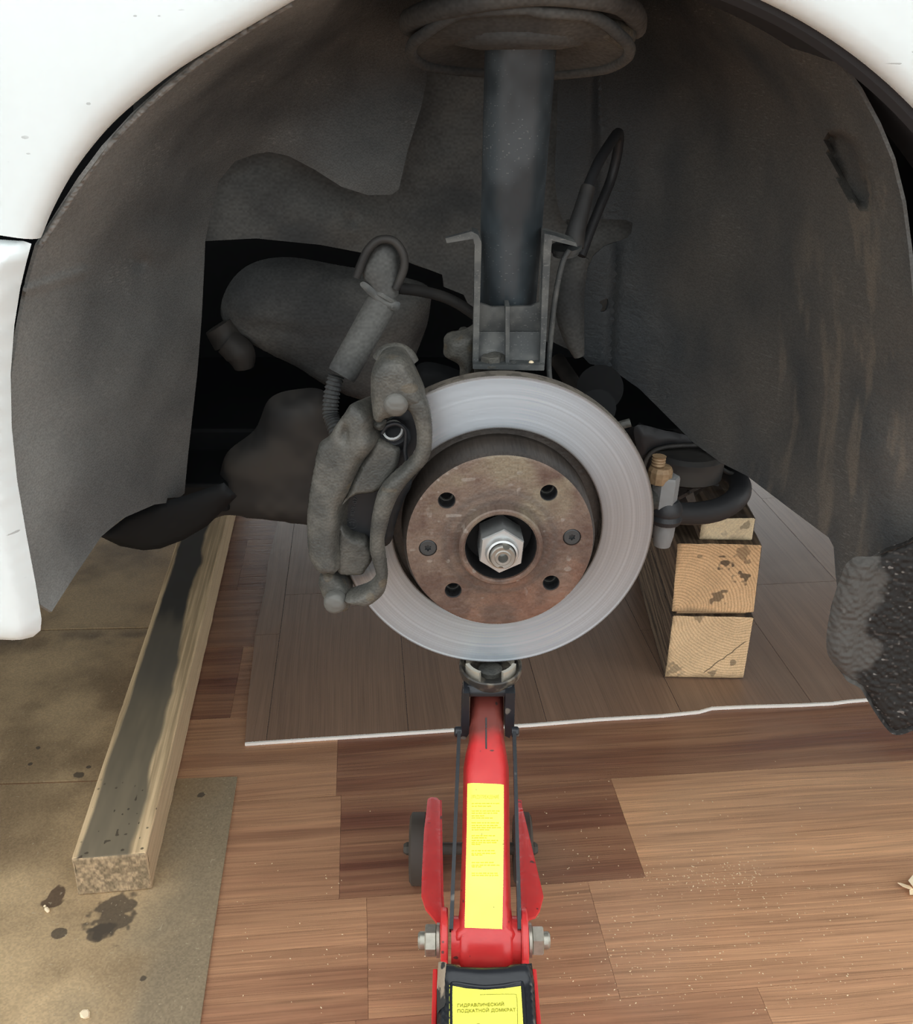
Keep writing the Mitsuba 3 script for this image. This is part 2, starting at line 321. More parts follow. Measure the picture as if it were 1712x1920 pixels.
def endgrain(cx, cz, base, rings=0.6, knots=(), crack=None):
    def f(p, n, uv):
        x, z = uv.x - cx, uv.y - cz
        r = dr.sqrt(x * x + z * z) + 0.0025 * noise(uv.x * 90, uv.y * 90)
        ringv = 0.5 + 0.5 * dr.sin(r * 2 * math.pi / 0.0036 + 2 * noise(r * 60)); g = noise(uv.x * 900, uv.y * 900); b = fbm(uv.x * 45, uv.y * 45, 2.0 + cx * 9, 3)
        light, dark = C3(base), C3([base[0] * 0.66, base[1] * 0.56, base[2] * 0.48])
        end = mix(light, dark, smoothstep(0.35, 0.95, ringv) * rings) * (0.75 + 0.25 * g + 0.25 * b)
        wv = 1.6 * (noise(uv.x * 240, uv.y * 240, 3.0) - 0.5)
        for kx, kz, kr, ks in knots: end = mix(end, C3((0.055, 0.043, 0.032)), ks * (1 - smoothstep(0.55, 1.05, dr.sqrt(dr.square(uv.x - kx) + dr.square(uv.y - kz)) / kr + wv)))
        if crack:
            ax, az, bx, bz = crack; ll = math.hypot(bx - ax, bz - az); tx, tz = (bx - ax) / ll, (bz - az) / ll
            al = (uv.x - ax) * tx + (uv.y - az) * tz; ac = dr.abs((uv.x - ax) * tz - (uv.y - az) * tx + 0.0018 * (noise(al * 160) - 0.5))
            end = mix(end, C3((0.08, 0.05, 0.03)), 0.8 * (1 - smoothstep(0.0004, 0.0010, ac)) * smoothstep(0, 0.004, al) * (1 - smoothstep(ll - 0.004, ll, al)))
        edge_ = 1 - smoothstep(0.0, 0.010, dr.minimum(uv.x, uv.y) + 0.012 * (b - 0.35)); end = mix(end, C3((0.16, 0.115, 0.07)), 0.6 * edge_)
        gr = fbm(p.x * 220, p.y * 6, p.z * 220, 3)
        side = mix(C3((0.055, 0.038, 0.026)), C3((0.17, 0.12, 0.08)), smoothstep(0.3, 0.75, gr))
        return dr.select(dr.abs(n.y) > 0.7, end, side)
    return f
mat('block_wood_low', endgrain(0.080, 0.105, (0.74, 0.53, 0.31), 0.5, ((0.012, 0.012, 0.010, .5), (0.080, 0.022, 0.004, .6), (0.058, 0.006, 0.006, .6), (0.030, 0.085, 0.006, .5)), (0.046, 0.006, 0.093, 0.055)), rough=0.75, spec=0.25)
mat('block_wood_high', endgrain(0.006, 0.004, (0.72, 0.485, 0.27), 0.6, ((0.059, 0.066, 0.0085, .85), (0.079, 0.049, 0.0085, .8), (0.074, 0.079, 0.009, .45), (0.053, 0.022, 0.010, .7), (0.084, 0.070, 0.004, .5), (0.028, 0.075, 0.003, .5))), rough=0.75, spec=0.25)
mat('block_wood_pale', endgrain(0.3, -0.2, (0.74, 0.63, 0.42), 0.15, ((0.052, 0.018, 0.005, .5), (0.030, 0.008, 0.004, .3))), rough=0.75, spec=0.25)

def f_beam(p, n, uv):          # uv.x along the beam from its near end, uv.y across its top, both in metres
    u, v = uv.x, uv.y
    gr = fbm(u * 9, v * 420, p.z * 300, 3); w = 0.012 * (fbm(u * 16, v * 10, 1.0, 3) - 0.5)
    wood = mix(C3((0.44, 0.31, 0.175)), C3((0.72, 0.53, 0.31)), smoothstep(0.3, 0.7, gr))
    stain = smoothstep(0.004, 0.008, v + w * 0.4) * (1 - smoothstep(0.044, 0.050, v + w + 0.010 * smoothstep(0.20, 0.5, u) - 0.004))
    a = fbm(u * 14, v * 90, 7.0, 3)
    dirt = mix(C3((0.14, 0.118, 0.083)), C3((0.23, 0.185, 0.122)), a)
    dirt = mix(dirt, C3((0.050, 0.045, 0.038)), smoothstep(0.36, 0.44, u + 0.06 * (a - 0.5)))
    dirt = mix(dirt, C3((0.11, 0.098, 0.08)), smoothstep(0.20, 0.30, u) * (1 - smoothstep(0.36, 0.44, u)) * 0.7)
    spots = smoothstep(0.90, 0.93, noise(u * 150, v * 230, 2.0)) * (1 - smoothstep(0.08, 0.12, u))
    top = mix(wood, dirt, stain); top = mix(top, C3((0.06, 0.045, 0.03)), 0.8 * spots)
    q = noise(p.x * 330, p.z * 330); end = mix(C3((0.22, 0.165, 0.10)), C3((0.44, 0.32, 0.195)), smoothstep(0.2, 0.85, 0.6 * q + 0.4 * fbm(p.x * 60, p.z * 60)))
    end = end * (0.7 + 0.5 * noise(p.x * 900, p.z * 500))
    side = mix(C3((0.30, 0.215, 0.13)), C3((0.52, 0.385, 0.235)), gr)
    return dr.select(n.z > 0.7, top, dr.select(n.y < -0.7, end, side))
mat('beam_wood', f_beam, rough=0.75, spec=0.25)

def woodfn(along, cols, k=1.0):
    def f(p, n, uv):               # uv = (tone, offset) of the piece
        ca, sa = math.cos(along), math.sin(along); x = p.x * ca + p.y * sa; y = -p.x * sa + p.y * ca; o = uv.y * 37.0
        wv = 0.012 * (fbm(x * 4 + o, y * 12, 1.0, 2) - 0.5)
        g1 = fbm(x * 5 + o, (y + wv) * 95 + o, 2.0, 3); g2 = noise(x * 26 + o, (y + wv) * 900, 4.0); g3 = noise(x * 9 + o, (y + wv) * 330, 6.0)
        fig = fbm(x * 2.2 + o, (y + 2.5 * wv) * 26, 8.0, 3)
        t = uv.x
        c = mix(C3(cols[0]), C3(cols[1]), dr.clip(t + k * (0.42 * (g1 - 0.5) + 0.38 * (fig - 0.5)), 0, 1))
        fine = noise(x * 14 + o, (y + wv) * 1500, 5.0)
        c = c * (1 - k * (0.22 * (1 - g3) + 0.26 * smoothstep(0.45, 0.9, fine) * (0.3 + g2) - 0.10 * smoothstep(0.3, 0.8, g2)))
        d = smoothstep(0.56, 0.74, fbm(p.x * 7, p.y * 7, 11.0, 3)); sp = smoothstep(0.78, 0.83, noise(p.x * 420, p.y * 420)) * d
        return mix(c, C3((0.40, 0.32, 0.24)), 0.10 * d)
    return f
YAW = math.radians(5.3)
mat('laminate', woodfn(YAW, ((0.185, 0.074, 0.046), (0.70, 0.395, 0.215))), rough=0.42, spec=0.45, bump=lambda p, n, uv: noise(p.x * 30, (p.y - p.x * 0.09) * 700), bscale=0.0002)
mat('printed_sheet', woodfn(YAW + math.pi / 2, ((0.170, 0.102, 0.068), (0.315, 0.195, 0.128)), 0.6), rough=0.40, spec=0.5)
mat('sheet_core', rgb=(0.09, 0.06, 0.045), rough=0.7)
mat('sheet_edge', rgb=(0.80, 0.76, 0.70), rough=0.7)

STAINS = [(-0.365, 0.665, 0.011, 1.4, 1), (-0.307, 0.642, 0.02, 1.5, 0), (-0.311, 0.626, 0.013, 1.0, 0), (-0.401, 0.834, 0.006, 1.0, 0), (-0.347, 0.626, 0.005, 1.0, 0), (-0.264, 0.802, 0.005, 1, 0), (-0.260, 0.579, 0.004, 1, 0), (-0.462, 0.879, 0.003, 1, 0), (-0.396, 0.846, 0.003, 1, 0), (-0.461, 0.852, 0.003, 1, 0)]   # oil and rust spots: x, y, radius, stretch, rusty
def f_hard(p, n, uv):
    a = fbm(p.x * 6, p.y * 6, 3.0, 4); b = fbm(p.x * 22, p.y * 22, 5.0, 3); g = noise(p.x * 700, p.y * 700)
    c = mix(C3((0.24, 0.165, 0.092)), C3((0.48, 0.345, 0.195)), smoothstep(0.32, 0.66, a * 0.65 + b * 0.35))
    c = mix(c, C3((0.185, 0.152, 0.105)), 0.75 * smoothstep(-0.33, -0.235, p.x + 0.10 * (b - 0.5)))
    band = dr.exp(-dr.square((p.y - 1.115 - 0.02 * p.x) / 0.022)); c = mix(c, C3((0.075, 0.055, 0.042)), 0.65 * band * smoothstep(0.3, 0.6, b))
    c = c * (0.86 + 0.28 * g)
    w = 0.7 * (fbm(p.x * 85, p.y * 85, 9.0, 3) - 0.5)
    for sx, sy, r, ay, rusty in STAINS:
        d = dr.sqrt(dr.square((p.x - sx) / r) + dr.square((p.y - sy) / (r * ay))) + 2.2 * w
        c = mix(c, C3((0.060, 0.036, 0.025)) if rusty else C3((0.062, 0.049, 0.037)), 0.82 * (1 - smoothstep(0.75, 1.02, d)))
    sp = smoothstep(0.92, 0.94, noise(p.x * 420, p.y * 420, 3.0)); return mix(c, C3((0.5, 0.42, 0.3)), 0.35 * sp)
mat('hardboard', f_hard, rough=0.6, spec=0.35)

def f_red(p, n, uv):
    a = fbm(p.x * 60, p.y * 60, p.z * 60, 3); g = smoothstep(0.82, 0.86, noise(p.x * 210, p.y * 210, p.z * 210) * 0.8 + a * 0.2)
    c = mix(C3((0.52, 0.018, 0.022)), C3((0.62, 0.05, 0.045)), a)
    grease = smoothstep(0.638, 0.662, p.y + 0.025 * (a - 0.5)) * smoothstep(0.150, 0.165, p.z)
    c = mix(c, C3((0.085, 0.035, 0.025)), 0.85 * grease)
    return mix(c, C3((0.035, 0.03, 0.028)), 0.85 * g)
mat('red_enamel', f_red, rough=0.32, spec=0.5, coat=0.5)
def f_blk(p, n, uv):
    a = fbm(p.x * 120, p.y * 120, p.z * 120, 3); w = smoothstep(0.70, 0.78, noise(p.x * 170, p.y * 120, p.z * 170) * 0.6 + 0.4 * a)
    return mix(C3((0.012, 0.014, 0.018)), C3((0.16, 0.145, 0.125)), 0.75 * w)
mat('black_enamel', f_blk, rough=0.38, spec=0.5)
def f_worn(p, n, uv):
    a = fbm(p.x * 200, p.y * 90, p.z * 200, 3); return mix(C3((0.30, 0.235, 0.17)), C3((0.03, 0.028, 0.026)), smoothstep(0.50, 0.58, a))
mat('worn_edge', f_worn, rough=0.6)
def f_yel(p, n, uv):
    a = fbm(p.x * 40, p.y * 40, p.z * 40, 3); sp = smoothstep(0.93, 0.95, noise(p.x * 260, p.y * 260, p.z * 260))
    return mix(mix(C3((0.84, 0.80, 0.10)), C3((0.88, 0.85, 0.16)), a), C3((0.25, 0.2, 0.03)), 0.7 * sp)
mat('yellow_label', f_yel, rough=0.35, spec=0.5, coat=0.4)
mat('olive_ink', rgb=(0.30, 0.28, 0.015), rough=0.5)
mat('faint_ink', rgb=(0.66, 0.60, 0.015), rough=0.4)
def f_zinc(p, n, uv):
    a = fbm(p.x * 300, p.y * 300, p.z * 300, 3); return mix(C3((0.30, 0.285, 0.235)), C3((0.45, 0.43, 0.37)), a)
mat('zinc', f_zinc, rough=0.38, metal=0.75)
mat('wheel_dark', rgb=(0.055, 0.048, 0.040), rough=0.6, spec=0.3)
def f_sad(p, n, uv):
    a = fbm(p.x * 150, p.y * 150, p.z * 150, 3); return mix(C3((0.045, 0.042, 0.038)), C3((0.16, 0.14, 0.11)), smoothstep(0.4, 0.75, a))
mat('saddle_steel', f_sad, rough=0.4, spec=0.5, metal=0.3)
mat('lug_steel', rgb=(0.52, 0.48, 0.40), rough=0.4, metal=0.5)
mat('plaster', rgb=(0.55, 0.53, 0.50), rough=0.9, spec=0.2)
mat('chip_wood', rgb=(0.80, 0.66, 0.45), rough=0.8)
# ------------------------------------------------------------------ garage: open to the light behind the camera and at the right
obj('wall_left', rbox((-2.3, 0.95, -0.01), (-2.15, 4.5, 2.6), .01), 'plaster', smooth=False, kind='structure')
obj('ceiling', rbox((-2.3, 0.95, 2.5), (5.0, 3.6, 2.6), .01), 'plaster', smooth=False, kind='structure')
# ------------------------------------------------------------------ floor, sheets
cy, sy = math.cos(YAW), math.sin(YAW)
def RF(x, y): return np.array([x * cy - y * sy, x * sy + y * cy])          # room frame of the planks -> world
def slab(poly2, z0, z1):
    m = trimesh.creation.extrude_polygon(sg.Polygon(poly2), z1 - z0, engine='earcut'); m.apply_translation([0, 0, z0]); return m
def uvc(m, a, b): return np.tile([a, b], (len(m.vertices), 1))
base = rbox((-2.3, -1.6, -0.05), (5.0, 4.55, -0.006), 0.002)
obj('floor', base, 'laminate', smooth=False, uv=uvc(base, 0.25, 0.3), kind='structure', label='reddish brown laminate floor of wide wood grain planks')
rows = [(0.10, 0.27, [(-0.9, .5), (-0.15, .68), (0.55, .5), (1.2, .4)]), (0.27, 0.41, [(-0.6, .66), (0.02, .6), (0.75, .7), (1.3, .5)]),
        (0.41, 0.547, [(-0.7, .56), (-0.03, .52), (0.30, .66), (1.2, .5)]), (0.547, 0.673, [(-0.8, .5), (-0.02, .54), (0.185, .60), (0.8, .5), (1.4, .5)]),
        (0.673, 0.812, [(-0.7, .46), (-0.045, .13), (0.240, .70), (0.9, .5), (1.5, .4)]), (0.812, 0.957, [(-0.9, .50), (-0.05, .13), (0.62, .22), (1.3, .5)]),
        (0.957, 1.108, [(-1.0, .1), (-0.175, .40), (0.1, .3), (0.6, .3), (1.3, .4)]), (1.108, 1.26, [(-0.8, .12), (-0.1, .2), (0.5, .3), (1.3, .3)]),
        (1.26, 1.42, [(-0.9, .1), (-0.2, .2), (0.5, .3)]), (1.42, 1.58, [(-0.9, .15), (0.0, .2), (0.6, .3)])]
k = 0
for y0, y1, js in rows:
    xs = [j for j, _ in js] + [js[-1][0] + 0.7]
    for i, (j, t) in enumerate(js):
        g = 0.00012; q = [RF(a, b) for a, b in ((xs[i] + g, y0 + g), (xs[i + 1] - g, y0 + g), (xs[i + 1] - g, y1 - g), (xs[i] + g, y1 - g))]
        m = slab(q, -0.006, 0.0); k += 1
        obj('plank', m, 'laminate', 'floor', smooth=False, uv=uvc(m, t, k * 0.37))

def hsheet(poly, z0, z1, label):
    m = slab(poly, z0, z1); return obj('hardboard_sheet', m, 'hardboard', smooth=False, label=label, cat='board', group=None)
hsheet([(-1.3, .80), (-.48, .818), (-.233, .831), (-.226, .76), (-.214, .64), (-.203, .535), (-.19, .25), (-1.3, .25)], 0.0003, 0.0025, 'stained tan hardboard sheet nearest the viewer, under the near end of the long beam')
hsheet([(-1.3, .8035), (-.48, .8215), (-.305, .8305), (-.33, .97), (-.35, 1.13), (-.50, 1.125), (-1.3, 1.08)], 0.0003, 0.0025, 'plain tan hardboard sheet in the middle, left of the long beam')
hsheet([(-1.3, 1.084), (-.50, 1.1288), (-.352, 1.134), (-.41, 1.6), (-.45, 2.0), (-1.5, 2.0)], 0.0003, 0.0025, 'tan hardboard sheet farthest back, beneath the bumper, with a dirty dark front edge')

front = A((460, 1398), (560, 1391), (700, 1382), (860, 1371), (1000, 1362), (1120, 1352), (1240, 1345), (1310, 1338), (1335, 1331), (1400, 1328), (1500, 1325), (1560, 1322), (1590, 1318), (1640, 1314))
left = A((520, 985), (503, 1060), (497, 1110), (486, 1160), (478, 1200), (474, 1245), (466, 1310), (463, 1350))
fp, lp = G(front[:, 0], front[:, 1])[:, :2], G(left[:, 0], left[:, 1])[:, :2]
outline = sg.Polygon(np.vstack([[[-.36, 1.95]], lp, fp, [[.80, .99], [.86, 1.2], [.80, 1.95]]]))
ZS = 0.0032
m = slab(np.array(outline.buffer(-0.0004).exterior.coords)[:-1], 0.0004, ZS - 0.0004)
vs_ = obj('vinyl_sheet', m, 'sheet_core', smooth=False, label='loose brown wood print vinyl sheet with white cut edge, under the brake disc', cat='vinyl sheet')
pieces, uvs, kk = [], [], 0
x0 = -0.055 * cy + 0.913 * sy; rr = random.Random(5)
for i in range(-4, 8):
    a, b = x0 + i * 0.159, x0 + (i + 1) * 0.159
    ys = [0.7] + [1.075 + 0.02 if i == 2 else 1.10 + 0.03 if i == -2 else 1.2 + 0.3 * rr.random()] + [1.75, 2.2]
    for y0, y1 in zip(ys, ys[1:]):
        g = 0.0004; q = sg.Polygon([RF(a + g, y0 + g), RF(b - g, y0 + g), RF(b - g, y1 - g), RF(a + g, y1 - g)]).intersection(outline)
        kk += 1; t = 0.35 + 0.3 * rr.random()
        for gpoly in getattr(q, 'geoms', [q]):
            if gpoly.is_empty: continue
            mm = trimesh.creation.extrude_polygon(gpoly, 0.0006, engine='earcut'); mm.apply_translation([0, 0, ZS - 0.0006]); pieces.append(mm); uvs.append(uvc(mm, t, kk * .29))
m = join(*pieces); obj('printed_face', m, 'printed_sheet', vs_, smooth=False, uv=np.vstack(uvs), label='brown wood print face')
q = np.vstack([[fp[0] + (0.0, .0002)], fp]); strip = np.vstack([fp + [0, -0.0012], (fp + [0, .0012])[::-1]])
obj('cut_edge', slab(strip, 0.0003, ZS + 0.0006), 'sheet_edge', vs_, smooth=False, label='white cut front edge')

# ------------------------------------------------------------------ timber
def beam():
    d = nz([-0.075, 0.70, 0]); a = np.array([d[1], -d[0], 0]); o = np.array([-0.345, 0.668, 0.003]); w, hh, ln = 0.066, 0.043, 1.25
    m = rbox((0, 0, 0), (w, ln, hh), 0.0022); v = m.vertices.copy()
    m = m.subdivide_to_size(0.03) if hasattr(m, 'subdivide_to_size') else m
    v = m.vertices.copy(); ends = v[:, 1] < 0.004
    v2 = v + (meshkit.noise(v * 60)[:, None] - 0.5) * 0.0012
    m.vertices = o + v2[:, :1] * a + v2[:, 1:2] * d + v2[:, 2:] * np.array([0, 0, 1])
    obj('timber_beam', m, 'beam_wood', smooth=False, uv=np.stack([v[:, 1], v[:, 0]], 1), label='long timber beam with a dark oily stain along its top, at left', cat='timber beam')
beam()
def block(mat, x0, x1, yf, z0, z1, ln, yaw, label, sk=0.0):
    w, hh = x1 - x0, z1 - z0
    m = rbox((0, 0, 0), (w, ln, hh), 0.0022).subdivide_to_size(0.02)
    v = m.vertices.copy(); v2 = v + (meshkit.noise(v * 70 + x0)[:, None] - 0.5) * 0.0012; v2[:, 0] += sk * v[:, 2]
    m.vertices = v2 @ rotz(yaw).T + [x0, yf, z0]
    obj('timber_block', m, mat, smooth=False, uv=np.stack([v[:, 0], v[:, 2]], 1), label=label, cat='wood block', group=None)
YB = math.radians(-2.0)
block('block_wood_low', 0.255, 0.352, 1.012, ZS + 0.0012, 0.0915, 0.32, YB, 'squared timber block at the bottom of the stack, standing on the vinyl sheet', 0.02)
block('block_wood_high', 0.2545, 0.352, 1.010, 0.0985, 0.189, 0.32, YB, 'squared timber block in the middle of the stack, curved rings on its end', -0.02)
m = rbox((0.262, 1.016, 0.092), (0.346, 1.30, 0.098), 0.0015); obj('wooden_shim', m, 'block_wood_low', uv=uvc(m, 0, 0), smooth=False, label='thin dark wooden shim in the gap between the two big timber blocks', cat='shim')
q = G(1310, 1012, 0.1895); q2 = G(1407, 1006, 0.1895)
block('block_wood_pale', q[0], q2[0], q[1], 0.1895, 0.1895 + 0.028, 0.16, YB, 'small pale timber offcut on top of the block stack, beneath the suspension arm')

# ------------------------------------------------------------------ car
CAR = 'car'; tag(CAR, 'white car with a front wheel off, showing arch, strut, brake disc and caliper', 'car')
YF = 0.62
def sweep_panel(path, outd, prof):
    """path (n,2) in x,z; outd (n,2) outward; prof rows (distance outward, Y)."""
    v = []
    for s, y in prof:
        q = path + outd * s; v.append(np.stack([q[:, 0], np.full(len(q), y) + np.clip(q[:, 1] - 0.74, 0, 9) ** 1.5 * 0.45, q[:, 1]], 1))
    n, k = len(path), len(prof); v = np.vstack(v); i, j = np.meshgrid(np.arange(k - 1), np.arange(n - 1), indexing='ij')
    f = np.stack([i * n + j, i * n + j + 1, (i + 1) * n + j + 1, (i + 1) * n + j], -1).reshape(-1, 4)
    return trimesh.Trimesh(v, np.vstack([f[:, [0, 1, 2]], f[:, [0, 2, 3]]]), process=False)
lpx = A((65, 451), (90, 392), (130, 321), (190, 245), (255, 185), (330, 128), (430, 67), (545, 0)); lw = P(lpx[:, 0], lpx[:, 1], YF)[:, [0, 2]]
ctr = np.array([0.040, 0.387]); R0 = np.linalg.norm(lw[-1] - ctr)
th = np.arctan2(lw[-1, 1] - ctr[1], lw[-1, 0] - ctr[0]); arc = np.linspace(th, -0.22, 90)[1:]
rarc = 0.3645 - 0.004 * np.clip((0.6 - arc) / 0.8, 0, 1)
path = np.vstack([crom(lw, False, 5), np.stack([ctr[0] + rarc * np.cos(arc), ctr[1] + rarc * np.sin(arc)], 1)])
rad = path - ctr; rad /= np.linalg.norm(rad, axis=1)[:, None]
t = np.clip(np.arange(len(path)) / 14.0, 0, 1)[:, None]; outd = (1 - t) * np.array([[-0.985, 0.17]]) + t * rad; outd /= np.linalg.norm(outd, axis=1)[:, None]
prof = [(0.004, .634), (0.001, .634), (0.0, .630), (0.0005, .626), (0.0025, .6225), (0.006, .620), (0.010, .6188), (0.018, .6182), (0.035, .6188), (0.07, .6195), (0.14, .621), (0.25, .626), (0.40, .64)]
obj('front_fender', sweep_panel(path, outd, prof), 'white_paint', CAR, smooth=True, label='white painted fender over the wheel arch')
nl = 39
fl = [(0.006, .633), (-0.004, .636), (-0.010, .642), (-0.014, .660), (-0.012, .700)]
obj('arch_flange', sweep_panel(path[nl:], rad[nl:], [(0.004, .6335), (-0.003, .635), (-0.0065, .640), (-0.003, .648), (-0.004, .70)]), 'flange_black', CAR, smooth=40, label='dark inner flange of the arch')
bp = A((-1500, 432), (-300, 444), (0, 449), (45, 452), (59, 457), (50, 490), (38, 540), (27, 610), (20, 700), (22, 800), (32, 900), (49, 1000), (66, 1090), (78, 1160), (76, 1182), (62, 1194), (40, 1197), (-60, 1190), (-300, 1180), (-1500, 1150))
obj('front_bumper', cast(bp, YF + 0.004, front=0.016, back=0.012, r=0.020, e=0.0, h=0.006, smooth=False, extra=lambda q: -0.35 * np.clip((-60 - q[:, 0]) / 1000, 0, 1) ** 2), 'white_paint', CAR, smooth=True, label='white bumper corner below the fender seam')

lin = A((600, -40), (545, 6), (515, 22), (445, 66), (380, 109), (312, 164), (252, 219), (197, 279), (152, 339), (107, 409), (72, 462), (50, 540), (35, 620), (22, 700), (20, 800), (28, 900), (45, 1000), (60, 1080), (76, 1134), (97, 1147), (140, 1080), (190, 1006), (230, 972), (290, 946), (312, 943), (314, 934), (338, 932), (346, 925), (352, 860), (361, 780), (370, 700), (378, 600), (383, 500), (385, 452), (388, 435), (398, 390), (410, 340), (440, 303), (480, 288), (505, 285), (540, 292), (590, 318), (640, 350), (690, 366), (735, 365), (748, 355), (765, 280), (790, 200), (800, 150), (808, 40), (812, -60), (800, -160), (700, -160))
lc = [(600, -40, .638), (545, 6, .638), (380, 109, .638), (252, 219, .638), (107, 409, .638), (72, 462, .639), (35, 620, .640), (20, 800, .640), (45, 1000, .640), (76, 1134, .642), (97, 1147, .65), (190, 1006, .74), (290, 946, .81), (346, 925, .86), (370, 700, .88), (385, 452, .885), (410, 340, .885), (505, 285, .885), (640, 350, .895), (748, 355, .905), (790, 200, .915), (812, -60, .92), (700, -160, .88),
      (200, 500, .745), (200, 750, .755), (180, 950, .735), (280, 650, .81), (320, 350, .79), (450, 180, .80), (560, 150, .84), (650, 80, .86), (300, 850, .83), (120, 700, .70), (110, 900, .69)]
def lext(p):
    b = 0.010 * np.exp(-(((p[:, 0] - 530) / 110) ** 2 + ((p[:, 1] - 150) / 90) ** 2)) - 0.012 * np.exp(-(((p[:, 0] - 300) / 45) ** 2 + ((p[:, 1] - 455) / 40) ** 2))
    dnt = 0.010 * np.exp(-(((p[:, 0] - 262) / 14) ** 2 + ((p[:, 1] - 490) / 14) ** 2))
    fold = -0.006 * np.exp(-((p[:, 1] - (560 - 0.32 * p[:, 0])) / 7) ** 2) * (p[:, 0] < 160)
    wr = 0.004 * (meshkit.fbm(np.c_[p / 70, p[:, 0] * 0], 3) - 0.5)
    return b + dnt + fold + wr
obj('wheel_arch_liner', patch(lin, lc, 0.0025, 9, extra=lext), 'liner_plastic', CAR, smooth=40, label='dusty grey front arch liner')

lip = lin[1:11]; lipy = np.full(10, .637)
obj('liner_edge', tube(P(lip[:, 0] + 1, lip[:, 1] + 1, lipy), .0019, 8), 'frayed_edge', 'car__wheel_arch_liner', smooth=50, label='pale frayed edge')
ro = A((1400, -60), (1452, 10), (1510, 45), (1560, 100), (1610, 170), (1645, 235), (1672, 300), (1692, 380), (1704, 470), (1712, 560), (1760, 700), (1790, 960), (1720, 1060), (1650, 1100), (1572, 1118), (1567, 1080), (1563, 1025), (1554, 1008), (1480, 953), (1400, 892), (1352, 868), (1300, 830), (1250, 780), (1200, 730), (1145, 691), (1105, 682), (1092, 668), (1086, 650), (1088, 600), (1093, 550), (1100, 508), (1112, 480), (1132, 462), (1176, 446), (1184, 436), (1186, 418), (1172, 412), (1125, 411), (1098, 440), (1072, 430), (1054, 410), (1045, 380), (1040, 330), (1044, 240), (1046, 140), (1048, 0), (1050, -160), (1300, -160))
rc = [(1400, -60, .655), (1452, 10, .652), (1560, 100, .652), (1645, 235, .652), (1692, 380, .655), (1712, 560, .655), (1780, 800, .655), (1790, 960, .66), (1720, 1060, .675), (1570, 1110, .735), (1554, 1008, .755), (1400, 892, .85), (1300, 830, .90), (1145, 691, .945), (1086, 650, .95), (1112, 480, .95), (1186, 418, .945), (1045, 380, .955), (1046, 140, .945), (1050, -160, .92), (1300, -160, .80),
      (1450, 500, .83), (1600, 550, .73), (1300, 400, .905), (1350, 150, .865), (1500, 250, .775), (1480, 800, .82), (1620, 850, .72), (1250, 600, .93), (1560, 950, .755)]
pocket = sg.Polygon(crom(A((1549, 256), (1590, 254), (1612, 280), (1628, 325), (1634, 370), (1624, 392), (1600, 378), (1572, 330)), True, 4))
def rext(p):
    d = shapely.distance(pocket, shapely.points(p)); ins = shapely.contains_xy(pocket, p[:, 0], p[:, 1])
    pk = 0.022 * np.clip(np.where(ins, bdist(pocket, p), 0) / 5, 0, 1)
    fold = 0.004 * np.exp(-((p[:, 0] - 1146 + 0.06 * (p[:, 1] - 640)) / 5) ** 2) * ((p[:, 1] > 430) & (p[:, 1] < 700))
    ridge = 0.006 * np.exp(-((p[:, 0] - 1124) / 6) ** 2) * (p[:, 1] < 240)
    step = -0.008 / (1 + np.exp((p[:, 0] - 1118) / 4)) * (p[:, 1] < 420)
    return pk + fold + ridge * 0.5 + step + 0.003 * (meshkit.fbm(np.c_[p / 90, p[:, 0] * 0], 3) - 0.5)
hole = crom(A((1124, 566), (1138, 560), (1141, 570), (1136, 582), (1126, 584), (1130, 574)), True, 3)
obj('wheel_arch_liner', patch(ro, rc, 0.0025, 9, extra=rext, holes=[hole]), 'liner_plastic_dark', CAR, smooth=40, label='dark rear arch liner')
fo = A((1604, 1044), (1640, 1042), (1690, 1024), (1790, 1000), (1830, 1200), (1800, 1330), (1712, 1370), (1680, 1378), (1662, 1366), (1640, 1335), (1622, 1305), (1612, 1290), (1590, 1278), (1578, 1262), (1560, 1240), (1551, 1222), (1550, 1190), (1556, 1150), (1566, 1112), (1582, 1065))
obj('mud_flap', cast(fo, (P(1640, 1200, .658), (-0.25, -1, 0.05)), front=0.006, back=0.006, r=0.012, h=0.004, smooth=True, extra=lambda q: 0.004 * (meshkit.fbm(np.c_[q / 30, q[:, 0] * 0], 3) - 0.5) - 0.006 / (1 + np.exp(-(q[:, 0] - 1600 - 0.4 * (1220 - q[:, 1]) * 0.6) / 5))), 'flap_rubber', CAR, smooth=40, label='rough black mud flap crusted with grit')

iw = A((360, 458), (385, 452), (480, 447), (600, 459), (700, 478), (762, 490), (830, 515), (833, 538), (870, 553), (892, 600), (1000, 640), (1036, 641), (1088, 666), (1200, 690), (1320, 560), (1320, -260), (250, -260), (250, 300))
ic = [(360, 458, .925), (480, 447, .93), (700, 478, .955), (830, 515, .975), (1000, 640, .985), (1088, 666, .985), (1200, 690, .99), (1320, 560, .99), (1320, -260, .96), (250, -260, .93), (250, 300, .93), (560, 330, .945), (800, 250, .985), (950, 100, .985), (900, 450, .985)]
iex = lambda p: -0.012 * np.exp(-(((p[:, 0] - 640) / 70) ** 2 + ((p[:, 1] - 415) / 40) ** 2)) + 0.010 * np.exp(-(((p[:, 0] - 660) / 10) ** 2 + ((p[:, 1] - 414) / 9) ** 2)) + 0.006 * (meshkit.fbm(np.c_[p / 60, p[:, 0] * 0], 3) - 0.5)
obj('inner_wing', patch(iw, ic, 0.003, 12, extra=iex), 'dusty_metal', CAR, smooth=40, label='dusty brown inner wing panel')
fr = A((414, 590), (428, 535), (470, 495), (540, 482), (640, 498), (720, 512), (800, 535), (806, 580), (790, 640), (740, 742), (690, 752), (620, 728), (560, 690), (500, 660), (445, 628))
